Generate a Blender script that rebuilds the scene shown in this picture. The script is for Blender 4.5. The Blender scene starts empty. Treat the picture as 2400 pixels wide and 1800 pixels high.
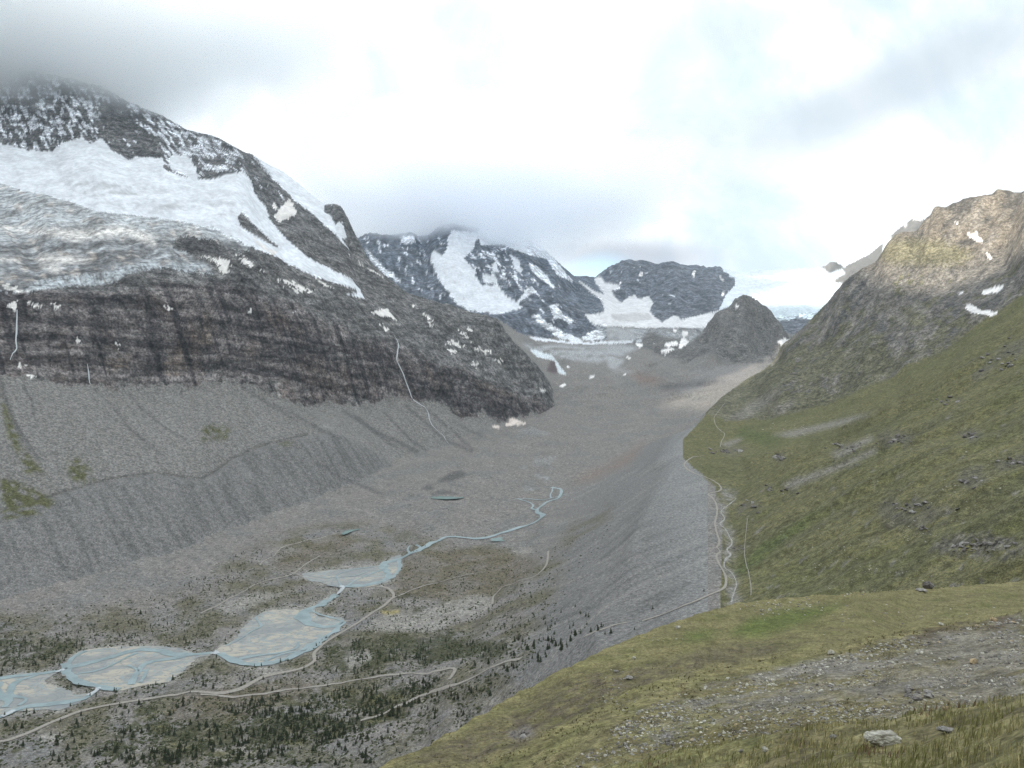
import bpy, math, random, time
import numpy as np
from mathutils import Vector
from mathutils.geometry import delaunay_2d_cdt

T0 = time.time()
SC = bpy.context.scene
COL = SC.collection
rng = np.random.default_rng(7)
random.seed(7)
R = math.radians
F, V0, UC = 1870.0, 830.0, 1200.0      # focal length, horizon and centre in the 2400x1800 photo

# ------------------------------------------------------------------ camera
cam = bpy.data.cameras.new('camera')
cam.sensor_width = 36.0
cam.lens = F / 2400.0 * 36.0
cam.shift_y = -(900.0 - V0) / 2400.0
cam.clip_start = 0.1
cam.clip_end = 60000.0
camo = bpy.data.objects.new('camera', cam)
camo.location = (0, 0, 0)
camo.rotation_euler = (R(90), 0, 0)
COL.objects.link(camo)
SC.camera = camo

# ------------------------------------------------------------------ world, sun, exposure
SUN_AZ, SUN_EL = R(-140.0), R(11.0)     # azimuth from +y towards +x, elevation
SC.view_settings.view_transform = 'Standard'
SC.view_settings.look = 'None'
SC.view_settings.exposure = 0.82
SC.view_settings.gamma = 1.0
SC.view_settings.use_curve_mapping = False
SC.render.engine = 'CYCLES'
SC.cycles.use_denoising = True
SC.cycles.denoising_prefilter = 'NONE'
SC.cycles.max_bounces = 24
SC.cycles.diffuse_bounces = 2
SC.cycles.glossy_bounces = 2
SC.cycles.volume_bounces = 24
SC.cycles.transparent_max_bounces = 8
SC.cycles.use_adaptive_sampling = True
SC.cycles.adaptive_threshold = 0.012


class NT:
    """Small helper to write node trees."""
    def __init__(s, tree):
        s.t = tree
        s.n, s.l = tree.nodes, tree.links
        s.n.clear()

    def node(s, typ, **kw):
        nd = s.n.new(typ)
        for k, v in kw.items():
            setattr(nd, k, v)
        return nd

    def put(s, sock, val):
        if isinstance(val, bpy.types.NodeSocket):
            s.l.new(val, sock)
        elif val is not None:
            sock.default_value = val

    def math(s, op, a, b=None, c=None, clamp=False):
        nd = s.node('ShaderNodeMath', operation=op, use_clamp=clamp)
        s.put(nd.inputs[0], a)
        s.put(nd.inputs[1], b)
        s.put(nd.inputs[2], c)
        return nd.outputs[0]

    def mix(s, fac, a, b, mode='MIX'):
        nd = s.node('ShaderNodeMix', data_type='RGBA', blend_type=mode)
        s.put(nd.inputs[0], fac)
        s.put(nd.inputs[6], a if isinstance(a, bpy.types.NodeSocket) else (*a, 1) if len(a) == 3 else a)
        s.put(nd.inputs[7], b if isinstance(b, bpy.types.NodeSocket) else (*b, 1) if len(b) == 3 else b)
        return nd.outputs[2]

    def noise(s, vec, scale, detail=4, rough=0.55, dist=0.0):
        nd = s.node('ShaderNodeTexNoise')
        s.put(nd.inputs['Vector'], vec)
        nd.inputs['Scale'].default_value = scale
        nd.inputs['Detail'].default_value = detail
        nd.inputs['Roughness'].default_value = rough
        nd.inputs['Distortion'].default_value = dist
        return nd.outputs['Fac']

    def ss(s, x, a, b, lo=0.0, hi=1.0):
        nd = s.node('ShaderNodeMapRange', interpolation_type='SMOOTHSTEP')
        s.put(nd.inputs[0], x)
        nd.inputs[1].default_value = a
        nd.inputs[2].default_value = b
        nd.inputs[3].default_value = lo
        nd.inputs[4].default_value = hi
        return nd.outputs[0]


world = bpy.data.worlds.new('World')
SC.world = world
world.use_nodes = True
w = NT(world.node_tree)
tc = w.node('ShaderNodeTexCoord').outputs['Generated']
sky = w.node('ShaderNodeTexSky', sky_type='NISHITA')
sky.sun_disc = False
sky.sun_elevation = SUN_EL
sky.sun_rotation = SUN_AZ
sky.altitude = 2700
sky.air_density = 1.0
sky.dust_density = 1.0
bg_sky = w.node('ShaderNodeBackground')
w.put(bg_sky.inputs[0], sky.outputs[0])
bg_sky.inputs[1].default_value = 0.12
sep = w.node('ShaderNodeSeparateXYZ')
w.put(sep.inputs[0], tc)
yy = w.math('MAXIMUM', w.math('ABSOLUTE', sep.outputs[1]), 0.25)
az = w.math('DIVIDE', sep.outputs[0], yy)
el = w.math('DIVIDE', sep.outputs[2], yy)
n1 = w.noise(tc, 3.0, 5, 0.55, 0.3)
n2 = w.noise(tc, 9.0, 5, 0.6, 0.5)
wob = w.math('SUBTRACT', n1, 0.5)
wob2 = w.math('SUBTRACT', n2, 0.5)


def cloud_mass(u, v, du, dv, rot, soft0, soft1, amt):
    """Soft grey mass of cloud: an ellipse of directions round the one the photo shows it in."""
    cx, cy = (u - UC) / F, (V0 - v) / F
    a = w.math('SUBTRACT', az, cx)
    b = w.math('SUBTRACT', el, cy)
    c, s_ = math.cos(rot), math.sin(rot)
    p = w.math('ADD', w.math('MULTIPLY', a, c), w.math('MULTIPLY', b, s_))
    q = w.math('SUBTRACT', w.math('MULTIPLY', b, c), w.math('MULTIPLY', a, s_))
    p = w.math('DIVIDE', p, du / F)
    q = w.math('DIVIDE', q, dv / F)
    d = w.math('SQRT', w.math('ADD', w.math('MULTIPLY', p, p), w.math('MULTIPLY', q, q)))
    d = w.math('ADD', d, w.math('MULTIPLY', wob, 0.9))
    d = w.math('ADD', d, w.math('MULTIPLY', wob2, 0.45))
    return w.math('MULTIPLY', w.ss(d, soft0, soft1, 1.0, 0.0), amt)


cl = (0.97, 1.0, 1.02)
n3 = w.noise(tc, 5.0, 6, 0.58, 0.8)
base = w.mix(w.ss(w.math('ADD', w.math('MULTIPLY', n1, 0.55), w.math('MULTIPLY', n3, 0.45)), 0.40, 0.58), (0.66, 0.78, 0.88), (1.06, 1.08, 1.09))
for args, colr in (
        ((60, 60, 430, 330, 0.0, 0.25, 1.25, 0.85), (0.50, 0.60, 0.68)),
        ((1080, 500, 460, 130, 0.12, 0.2, 1.35, 0.95), (0.43, 0.45, 0.49)),
        ((1330, 430, 420, 120, 0.35, 0.1, 1.3, 0.65), (0.55, 0.59, 0.64)),
        ((1480, 600, 200, 45, 0.0, 0.2, 1.3, 0.8), (0.47, 0.50, 0.57)),
        ((2080, 210, 560, 95, 0.42, 0.2, 1.3, 0.75), (0.55, 0.61, 0.67)),
        ((1750, 60, 330, 60, 0.3, 0.2, 1.4, 0.5), (0.63, 0.72, 0.79)),
        ((1360, 100, 260, 150, 0.9, 0.2, 1.4, 0.45), (0.66, 0.80, 0.87)),
        ((700, 300, 300, 60, 0.4, 0.2, 1.4, 0.25), (0.72, 0.78, 0.82))):
    base = w.mix(cloud_mass(*args), base, colr)
below = w.ss(sep.outputs[2], -0.25, -0.02, 1.0, 0.0)
base = w.mix(below, base, (0.16, 0.16, 0.15))
base = w.mix(1.0, base, w.mix(w.math('MULTIPLY', w.math('SUBTRACT', w.math('MAXIMUM', sep.outputs[2], 0.0), 0.36, clamp=True), 1.56, clamp=True), (1.2, 1.2, 1.2), (2.0, 2.0, 2.0)), 'MULTIPLY')
bg_cloud = w.node('ShaderNodeBackground')
w.put(bg_cloud.inputs[0], base)
bg_cloud.inputs[1].default_value = 0.57
gap = w.math('ADD', cloud_mass(1375, 655, 130, 60, 0.3, 0.3, 1.1, 0.75), cloud_mass(1510, 505, 60, 26, 0.0, 0.0, 1.5, 0.4), clamp=True)
cover = w.math('SUBTRACT', 1.0, gap)
mixs = w.node('ShaderNodeMixShader')
w.put(mixs.inputs[0], cover)
w.l.new(bg_sky.outputs[0], mixs.inputs[1])
w.l.new(bg_cloud.outputs[0], mixs.inputs[2])
wo = w.node('ShaderNodeOutputWorld')
w.l.new(mixs.outputs[0], wo.inputs[0])

sun = bpy.data.lights.new('sun', 'SUN')
sun.energy = 5.0
sun.angle = R(0.8)
sun.color = (1.0, 0.93, 0.80)
suno = bpy.data.objects.new('sun', sun)
sdir = Vector((math.sin(SUN_AZ) * math.cos(SUN_EL), math.cos(SUN_AZ) * math.cos(SUN_EL), math.sin(SUN_EL)))
suno.rotation_euler = sdir.to_track_quat('Z', 'Y').to_euler()
suno.location = sdir * 3000
COL.objects.link(suno)


# ------------------------------------------------------------------ helpers
def tag(o, label=None, cat=None, group=None, kind=None):
    if label: o['label'] = label
    if cat: o['category'] = cat
    if group: o['group'] = group
    if kind: o['kind'] = kind
    return o


def mesh_from(name, co, faces, mat, normals=None, smooth=True, parent=None, attrs=None, link=True):
    """co (n,3), faces (m,3|4) int array -> one mesh object"""
    me = bpy.data.meshes.new(name)
    co = np.ascontiguousarray(co, dtype=np.float32)
    faces = np.ascontiguousarray(faces, dtype=np.int32)
    k = faces.shape[1]
    me.vertices.add(len(co)); me.vertices.foreach_set('co', co.ravel())
    me.loops.add(faces.size); me.loops.foreach_set('vertex_index', faces.ravel())
    me.polygons.add(len(faces))
    me.polygons.foreach_set('loop_start', np.arange(0, faces.size, k, dtype=np.int32))
    me.polygons.foreach_set('loop_total', np.full(len(faces), k, dtype=np.int32))
    me.update(calc_edges=True)
    me.polygons.foreach_set('use_smooth', np.full(len(faces), smooth, dtype=bool))
    if attrs:
        for an, av in attrs.items():
            if av.ndim == 2:
                a = me.attributes.new(an, 'FLOAT_COLOR', 'POINT')
                a.data.foreach_set('color', np.ascontiguousarray(np.concatenate([av, np.ones((len(av), 1))], 1), dtype=np.float32).ravel())
            else:
                a = me.attributes.new(an, 'FLOAT', 'POINT')
                a.data.foreach_set('value', np.ascontiguousarray(av, dtype=np.float32))
    if normals is not None:
        me.normals_split_custom_set_from_vertices(np.ascontiguousarray(normals, dtype=np.float32))
    if mat: me.materials.append(mat)
    if not link: return me
    o = bpy.data.objects.new(name, me)
    COL.objects.link(o)
    if parent: o.parent = parent
    return o


_pa = rng.uniform(0, 2 * np.pi, 4096).astype(np.float32)
_gx, _gy = np.cos(_pa), np.sin(_pa)


def perlin(x, y, seed=0):
    x = np.asarray(x, np.float32); y = np.asarray(y, np.float32)
    xi = np.floor(x).astype(np.int32); yi = np.floor(y).astype(np.int32)
    fx = x - xi; fy = y - yi
    def h(a, b):
        v = (a * np.int32(73856093)) ^ (b * np.int32(19349663)) ^ np.int32(seed * 83492791 % 2147483647)
        v = (v ^ (v >> 13)) * np.int32(1274126177)
        return (v ^ (v >> 16)) & 4095
    with np.errstate(over='ignore'):
        i00 = h(xi, yi); i10 = h(xi + 1, yi); i01 = h(xi, yi + 1); i11 = h(xi + 1, yi + 1)
    u = fx * fx * fx * (fx * (fx * 6 - 15) + 10); v = fy * fy * fy * (fy * (fy * 6 - 15) + 10)
    a = _gx[i00] * fx + _gy[i00] * fy
    b = _gx[i10] * (fx - 1) + _gy[i10] * fy
    c = _gx[i01] * fx + _gy[i01] * (fy - 1)
    d = _gx[i11] * (fx - 1) + _gy[i11] * (fy - 1)
    r = ((a + (b - a) * u) * (1 - v) + (c + (d - c) * u) * v) * 1.5
    if x.ndim == 2 and x.shape == GRID:                  # fade what the grid cannot carry
        ex = np.maximum(spread(x), spread(y))
        r = r * (1 - sstep(ex, .5, 1.05))
    return r


GRID = (0, 0)


def spread(a):
    d0 = np.abs(np.diff(a, axis=0)); d1 = np.abs(np.diff(a, axis=1))
    return np.maximum(np.concatenate([d0, d0[-1:]], 0), np.concatenate([d1, d1[:, -1:]], 1))


def fbm(x, y, octs=4, seed=0, gain=0.5):
    s = 0; a = 1.0; t = 0
    for o in range(octs):
        s = s + a * perlin(x, y, seed + o * 17)
        t += a; a *= gain; x = x * 2.03 + 5.1; y = y * 2.03 - 3.7
    return s / t


def sstep(x, a, b):
    t = np.clip((x - a) / (b - a), 0, 1)
    return t * t * (3 - 2 * t)


# ------------------------------------------------------------------ terrain control net
# every control point: photo column u, photo row v, distance y (m) -> world point; roughness in metres
CV, CE, CZ, CA = [], [], [], []
US, SSC = 1.0, 0.22


def add(u, y, z, amp):
    CV.append(((u - UC) / F * US, math.log(y) * SSC)); CZ.append(z); CA.append(amp)
    return len(CV) - 1


def line(pts, amp, connect=True):
    prev = None
    for p in pts:
        a = p[3] if len(p) > 3 else amp
        i = add(p[0], p[2], p[2] * (V0 - p[1]) / F, a)
        if prev is not None and connect: CE.append((prev, i))
        prev = i


def jag(pts, step=9, amp=3.0, seed=1):
    """break a skyline into crags"""
    out = []; r = random.Random(seed)
    for p, q in zip(pts[:-1], pts[1:]):
        n = max(1, int(abs(q[0] - p[0]) / step))
        for k in range(n):
            t = k / n
            out.append((p[0] + (q[0] - p[0]) * t, p[1] + (q[1] - p[1]) * t + (r.uniform(-1, .8) * amp if k or p is not pts[0] else 0), p[2] + (q[2] - p[2]) * t))
    out.append(pts[-1])
    return out


def linez(pts, amp, connect=True):       # (u, y, z)
    prev = None
    for u, y, z in pts:
        i = add(u, y, z, amp)
        if prev is not None and connect: CE.append((prev, i))
        prev = i


def pts_vz(pts, amp, connect=False):      # (u, v, z) -> distance from the row and the height
    prev = None
    for u, v, z in pts:
        i = add(u, z * F / (V0 - v), z, amp)
        if prev is not None and connect: CE.append((prev, i))
        prev = i


# foreground hillside
linez([(-400, 2.5, -3.2), (600, 2.5, -2.6), (1200, 2.5, -2.3), (1800, 2.5, -2.1), (2400, 2.5, -1.95), (2800, 2.5, -1.9)], .05, True)
linez([(-400, 6, -5.6), (400, 6, -4.8), (1200, 6, -4.0), (1800, 6, -3.6), (2400, 6, -3.15), (2800, 6, -2.9)], .06)
line([(-400, 2350, 33), (400, 2080, 30), (1000, 1900, 26), (1300, 1825, 23), (1430, 1792, 21), (1600, 1753, 19), (1817, 1717, 17), (2070, 1688, 15.5), (2323, 1645, 14.5), (2400, 1627, 14), (2700, 1570, 13), (2800, 1550, 13)], .1)
linez([(-400, 40, -34), (400, 37, -26.5), (900, 36, -21.8), (1250, 34, -18.6), (1430, 30, -16.2), (1600, 27, -13.9), (1817, 24, -12.0), (2070, 21, -10.2), (2400, 19, -8.6), (2800, 18, -8)], .12)
line([(1300, 1790, 38), (1430, 1735, 38), (1600, 1690, 39), (1800, 1655, 39), (2000, 1622, 39), (2200, 1588, 38), (2400, 1555, 37), (2800, 1500, 34)], .35, False)
line([(-400, 2350, 45), (400, 2100, 42), (900, 1900, 40), (1100, 1810, 41), (1162, 1779, 43), (1252, 1735, 46), (1342, 1692, 50), (1433, 1641, 55), (1505, 1609, 58), (1600, 1580, 62), (1708, 1562, 65), (1925, 1522, 70), (2063, 1486, 75), (2215, 1460, 78), (2400, 1431, 80), (2800, 1360, 80)], .3)
linez([(-400, 52, -44), (400, 50, -35), (1100, 55, -31), (1252, 62, -32.2), (1433, 76, -35), (1708, 88, -36.5), (2063, 97, -36), (2400, 105, -36), (2800, 105, -33)], .3)
line([(1400, 1560, 128), (1433, 1554, 128), (1505, 1536, 130), (1600, 1510, 132), (1708, 1497, 140), (1800, 1475, 152), (1933, 1435, 172), (1998, 1413, 187)], .35)
linez([(1433, 143, -56.5), (1505, 148, -57.5), (1600, 156, -58.5), (1708, 168, -62), (1933, 198, -65.8)], .35)
line([(-400, 2400, 56), (400, 2030, 64), (700, 1890, 75), (880, 1797, 85), (981, 1750, 92), (1107, 1681, 110), (1198, 1634, 125), (1306, 1572, 150), (1415, 1518, 172), (1600, 1445, 200), (1716, 1410, 220), (1831, 1397, 230), (1998, 1388, 242), (2179, 1377, 252), (2400, 1359, 262), (2800, 1335, 280)], .4)
linez([(-400, 330, -255), (400, 330, -240), (880, 350, -228), (1107, 350, -220), (1198, 350, -215), (1306, 390, -215), (1415, 390, -195), (1600, 395, -192), (1716, 400, -192), (1998, 400, -162), (2200, 390, -140), (2400, 385, -128), (2800, 385, -100)], 1.0)
linez([(-400, 700, -432), (0, 700, -430), (400, 700, -427), (880, 700, -414), (981, 720, -402), (1107, 735, -380), (1198, 740, -358), (1306, 700, -318), (1415, 680, -268), (1600, 690, -250), (1716, 690, -248)], 1.2)
# valley floor
pts_vz([(-400, 1690, -430), (0, 1690, -430), (400, 1690, -428), (700, 1690, -424), (900, 1690, -413), (1000, 1670, -404),
        (-400, 1590, -429), (1100, 1540, -386), (1223, 1544, -332), (1162, 1562, -346), (1107, 1591, -362), (1068, 1609, -377), (1000, 1600, -399),
        (1068, 1569, -382), (1017, 1574, -391), (908, 1583, -408), (800, 1601, -419), (600, 1640, -425),
        (1000, 1500, -409), (1100, 1480, -404), (900, 1430, -413), (1000, 1400, -411), (1150, 1400, -400), (1200, 1330, -392), (1220, 1300, -386),
        (1050, 1330, -405), (960, 1400, -412),
        (981, 1290, -401), (1053, 1259, -396), (1140, 1262, -394), (1241, 1228, -384), (1270, 1210, -378), (1310, 1167, -367), (1292, 1143, -360),
        (620, 1380, -410), (480, 1420, -414), (300, 1450, -416), (100, 1480, -420), (620, 1300, -402), (700, 1300, -404), (850, 1250, -396), (900, 1200, -388),
        (1000, 1160, -366), (1100, 1180, -374), (1180, 1120, -352)], 1.6)
LOBES = {
    'left_edge': ([(-250, 1600), (-120, 1596), (0, 1591), (47, 1577), (98, 1579), (137, 1573), (118, 1586), (112, 1600), (145, 1613), (188, 1630), (228, 1618), (195, 1641), (137, 1661), (54, 1667), (33, 1668), (0, 1684), (-80, 1695), (-250, 1690)], -429.5),
    'left': ([(150, 1558), (175, 1535), (203, 1523), (275, 1516), (344, 1514), (409, 1518), (463, 1532), (498, 1528), (500, 1534), (470, 1538), (452, 1549), (427, 1576), (398, 1596), (344, 1606), (282, 1618), (231, 1612), (174, 1596), (147, 1582)], -426.5),
    'middle': ([(505, 1530), (518, 1515), (543, 1504), (579, 1460), (615, 1435), (660, 1428), (705, 1428), (735, 1420), (762, 1404), (781, 1390), (796, 1378), (800, 1388), (786, 1402), (766, 1416), (738, 1430), (745, 1442), (790, 1446), (808, 1454), (800, 1468), (760, 1499), (705, 1531), (655, 1553), (628, 1562), (579, 1558), (535, 1548), (512, 1538)], -421.0),
    'upper': ([(705, 1345), (760, 1338), (800, 1334), (890, 1325), (918, 1308), (938, 1300), (940, 1318), (932, 1343), (905, 1364), (862, 1375), (800, 1377), (760, 1368), (723, 1359)], -411.5),
}
for nm, (poly, z) in LOBES.items():
    pts_vz([(u, v, z) for u, v in poly], 0.0)
    cx = sum(p[0] for p in poly) / len(poly); cy = sum(p[1] for p in poly) / len(poly)
    pts_vz([(cx, cy, z)], 0.0)
# left lateral moraine
pts_vz([(-400, 1480, -412), (0, 1400, -406), (200, 1352, -405), (400, 1300, -404), (550, 1240, -398), (720, 1180, -385), (850, 1130, -366)], 1.8, True)
MOR_L = [(-400, 1290, 1400), (0, 1193, 1540), (108, 1164, 1620), (253, 1121, 1760), (362, 1106, 1850), (470, 1121, 1900), (506, 1103, 1970), (542, 1074, 2080), (615, 1041, 2200), (723, 1016, 2320), (778, 1016, 2380), (850, 1050, 2440), (920, 1090, 2500)]
line(MOR_L, 2.0)
linez([(-400, 1490, -376), (0, 1640, -336), (253, 1855, -308), (362, 1935, -304), (470, 1985, -322), (542, 2155, -300), (723, 2395, -256)], 1.5)
CLIFF_BASE = [(-400, 850, 1900), (0, 882, 2080), (163, 900, 2200), (289, 915, 2300), (347, 925, 2350), (434, 918, 2420), (481, 897, 2480), (524, 897, 2500), (579, 915, 2540), (651, 933, 2600), (723, 958, 2680), (800, 952, 2830), (847, 962, 2880), (937, 937, 3040), (1017, 953, 3120), (1089, 984, 3200), (1144, 990, 3280), (1183, 997, 3350), (1299, 973, 3700)]
line(CLIFF_BASE, 3.0)
pts_vz([(1000, 1060, -340), (1100, 1030, -320), (1183, 1006, -305)], 2.0)
line([(-400, 680, 2200), (0, 715, 2230), (108, 712, 2330), (253, 700, 2450), (390, 690, 2560), (500, 700, 2650), (600, 720, 2750), (700, 750, 2850), (800, 790, 2960), (900, 830, 3080), (1000, 860, 3200), (1100, 890, 3330), (1200, 925, 3500), (1270, 955, 3640)], 34)
line([(-400, 640, 2400), (0, 682, 2330), (108, 676, 2420), (174, 669, 2480), (253, 665, 2540), (282, 647, 2570), (344, 629, 2620), (390, 625, 2660), (434, 636, 2700), (503, 642, 2760), (600, 628, 2880), (680, 650, 3000), (760, 680, 3120), (880, 730, 3300), (1000, 790, 3400), (1100, 830, 3500), (1200, 890, 3640)], 14)
line([(0, 655, 2350), (174, 645, 2500), (253, 640, 2560)], 8, False)
line([(-400, 500, 2900), (0, 510, 2850), (163, 481, 2950), (300, 515, 2900), (420, 520, 2950), (470, 542, 2900), (540, 500, 3100), (600, 560, 3050), (700, 612, 3200), (800, 650, 3350), (870, 700, 3400)], 5, False)
line([(700, 520, 3500), (760, 580, 3550), (850, 655, 3600), (1000, 725, 3600), (1100, 765, 3620), (1180, 830, 3700)], 24, False)
line([(-400, 330, 3500), (0, 345, 3500), (110, 362, 3480), (210, 335, 3520), (310, 372, 3500), (390, 385, 3480), (465, 425, 3420), (560, 402, 3560), (600, 470, 3500), (640, 508, 3520)], 10)
line([(-400, 110, 3900), (0, 150, 3950), (120, 165, 3960), (240, 196, 3950), (310, 229, 3930), (430, 290, 3900), (520, 322, 3880), (570, 345, 3850), (600, 375, 3820), (640, 420, 3780), (690, 475, 3720), (737, 507, 3710), (776, 543, 3710), (822, 589, 3710), (858, 622, 3720)], 15)
line([(595, 362, 4050), (660, 395, 4050), (720, 440, 4000), (757, 472, 3950), (800, 470, 3900), (815, 500, 3880), (835, 545, 3850), (870, 610, 3830), (900, 640, 3820), (950, 675, 3820), (1000, 700, 3820), (1080, 715, 3820), (1165, 735, 3820), (1180, 760, 3830), (1210, 800, 3850), (1260, 850, 3880), (1285, 905, 3900)], 9)
linez([(-400, 4600, 1200), (0, 4600, 1300), (300, 4600, 900), (570, 4600, 600), (800, 4500, 350), (1000, 4500, 40), (1165, 4250, -40), (1240, 4150, -120), (1290, 4150, -139)], 8)
linez([(-400, 6000, 400), (0, 6000, 600), (400, 6500, 600), (800, 5600, 150), (1000, 5400, 100), (1100, 5300, 90)], 8)
# debris covered upper valley
pts_vz([(1200, 1000, -291), (1400, 1000, -290), (1300, 950, -230), (1500, 950, -235), (1400, 900, -155), (1300, 868, -97), (1500, 882, -122), (1000, 1100, -352), (1120, 1075, -338), (1250, 1060, -330), (1400, 1050, -312)], 5.0)
line([(1350, 842, 4800), (1450, 840, 4850), (1540, 862, 4450), (1300, 822, 5000), (1440, 806, 5250)], 6, False)
# far mountains: left centre
line([(1100, 752, 5500), (1169, 745, 5500), (1205, 772, 5450), (1230, 792, 5400), (1299, 797, 5350), (1364, 804, 5300), (1408, 790, 5550), (1393, 758, 5900), (1418, 730, 6300)], 8)
line([(1000, 690, 6200), (1060, 712, 6000), (1165, 690, 6300), (1250, 695, 6300), (1310, 715, 6000), (1350, 745, 5900)], 60, False)
line(jag([(700, 560, 7600), (840, 552, 7600), (898, 542, 7600), (930, 550, 7650), (974, 542, 7650), (995, 557, 7650), (1024, 520, 7700), (1057, 518, 7700), (1126, 530, 7800), (1216, 548, 7900), (1270, 575, 8000), (1292, 600, 8000), (1335, 644, 8000), (1343, 652, 7900), (1380, 690, 7300), (1405, 715, 6700)], 12, 4, 5), 34)
line([(1345, 648, 8300), (1371, 645, 8600), (1393, 662, 8500), (1408, 653, 8800)], 12, False)
line([(1440, 742, 6600), (1450, 718, 7400), (1510, 742, 6700), (1480, 704, 7850)], 3, False)
line([(1451, 709, 7800), (1494, 701, 7900), (1520, 696, 7850), (1531, 741, 7000), (1552, 756, 6800), (1600, 742, 6950), (1650, 762, 6500)], 22)
line(jag([(1410, 651, 8900), (1422, 629, 9000), (1469, 612, 9100), (1505, 610, 9100), (1540, 622, 9000), (1552, 610, 9000), (1580, 612, 9000), (1600, 625, 9000), (1640, 632, 8900), (1650, 627, 8900), (1676, 630, 8900), (1723, 655, 8600)], 9, 5, 3), 42)
line([(1700, 705, 7400), (1770, 735, 7050), (1806, 728, 7000), (1935, 713, 7000), (2100, 690, 7000)], 8)
line([(1770, 762, 6750), (1815, 752, 6850), (1900, 748, 6850), (1850, 790, 6200)], 18, False)
line([(1735, 638, 9900), (1800, 630, 10000), (1920, 625, 10000), (1951, 608, 10000), (1980, 624, 10000), (2034, 597, 10000), (2080, 570, 10000), (2106, 535, 8800), (2150, 502, 8500), (2200, 525, 8500), (2500, 560, 8500), (2800, 560, 8500)], 14)
# dark central hill
line(jag([(1560, 838, 5000), (1600, 822, 5050), (1647, 781, 5150), (1687, 727, 5250), (1722, 697, 5300), (1745, 687, 5300), (1762, 689, 5300), (1784, 702, 5300), (1806, 732, 5350), (1831, 758, 5350), (1853, 795, 5350), (1900, 800, 5300)], 10, 3, 7), 26)
line([(1742, 705, 5200), (1722, 760, 4960), (1690, 815, 4760)], 20)
line([(1660, 800, 5030), (1775, 775, 5100), (1800, 800, 5050)], 30, False)
line([(1600, 852, 4700), (1700, 858, 4600), (1760, 852, 4600), (1830, 852, 4500), (1870, 850, 4350)], 7, False)
linez([(1647, 5650, 100), (1740, 5850, 240), (1831, 5750, 140)], 10)
line([(1500, 802, 5600), (1560, 772, 5800), (1600, 768, 5900), (1640, 775, 5800)], 14, False)
line([(1600, 902, 4200), (1700, 890, 4050), (1780, 868, 4000)], 4, False)
# right mountain
RM = [(1575, 1060, 1900), (1580, 1045, 2000), (1600, 1022, 2180), (1625, 1000, 2350), (1650, 970, 2600), (1690, 930, 2900), (1741, 893, 3250), (1792, 864, 3450), (1817, 842, 3480), (1831, 806, 3460), (1853, 792, 3440), (1900, 748, 3400), (1936, 708, 3360), (1980, 654, 3300), (2027, 622, 3260), (2056, 607, 3240), (2070, 582, 3230), (2085, 557, 3220), (2113, 535, 3200), (2150, 535, 3190), (2164, 510, 3180), (2179, 502, 3170), (2197, 472, 3150), (2215, 477, 3140), (2269, 455, 3100), (2327, 448, 3050), (2338, 434, 3040), (2400, 441, 3000), (2600, 400, 2900), (2800, 420, 2800)]
linez([(1625, 2750, -264), (1650, 3000, -246), (1690, 3300, -207), (1741, 3600, -152), (1792, 3800, -104), (1850, 3900, -75), (1900, 4300, 0), (1980, 4300, 50), (2100, 4300, 100), (2340, 4200, 200), (2800, 4000, 200)], 6)
line(RM, 9)
for i in range(len(CA) - len(RM), len(CA) - len(RM) + 8): CA[i] = 1.5
line([(1600, 1078, 1780), (1640, 1112, 1560), (1672, 1145, 1400), (1668, 1177, 1290), (1670, 1224, 1140), (1677, 1279, 1010), (1685, 1345, 890), (1690, 1375, 840), (1600, 1421, 800), (1505, 1457, 790), (1393, 1482, 790)], 1.2)
CE.append((len(CV) - 11 - len(RM), len(CV) - 11))
pts_vz([(1290, 1215, -376), (1340, 1160, -359), (1450, 1088, -326), (1530, 1032, -293), (1590, 990, -263)], 2.2, True)
line([(1750, 1130, 1500), (1730, 1060, 1900), (1700, 1030, 2150), (1690, 1000, 2350), (1716, 1170, 1340), (1715, 1250, 1105), (1722, 1345, 910), (1720, 1405, 800)], 1.5, False)
line([(1698, 989, 2420), (1817, 978, 2420), (1925, 953, 2400), (2016, 913, 2350), (2088, 892, 2300), (2135, 855, 2280), (2200, 830, 2250), (2300, 762, 2250), (2400, 692, 2250), (2700, 560, 2250), (2800, 530, 2250)], 6)
line([(1850, 850, 2900), (1950, 800, 2900), (2050, 740, 2850), (2150, 690, 2800), (2250, 652, 2750), (2350, 612, 2700), (2500, 550, 2650), (2800, 480, 2600)], 24, False)
line([(2100, 905, 2200), (1950, 982, 2150), (1850, 1022, 2000)], 2, False)
# grass slope on the right
line([(2800, 560, 1600), (2400, 733, 1600), (2323, 780, 1600), (2269, 823, 1620), (2200, 880, 1640), (2142, 920, 1650), (2050, 970, 1650), (1944, 1026, 1600), (1850, 1080, 1520), (1790, 1110, 1450)], 3)
linez([(2800, 1900, 180), (2400, 1850, 58), (2269, 1900, -22), (2142, 1900, -112), (2050, 1900, -157), (1944, 1850, -201)], 4)
for y in (480, 650, 850, 1100, 1330):
    xt = .27 * y + 5
    for u in (1850, 2000, 2200, 2400, 2600, 2800):
        x = (u - UC) / F * y
        if x - xt > 25:
            k = (x - xt)
            add(u, y, -247 + .50 * k + 8 * math.sin(k * .02 + y * .004), 3.0)
linez([(2340, 6000, 250), (2800, 6000, 250), (2100, 6000, 200), (1950, 5900, 190)], 10)
linez([(-400, 12000, 400), (400, 12000, 400), (1200, 12000, 400), (2000, 12000, 400), (2800, 12000, 400)], 5)
linez([(-400, 13500, -100), (400, 13500, -100), (1200, 13500, -100), (2000, 13500, -100), (2800, 13500, -100)], 5)

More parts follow.
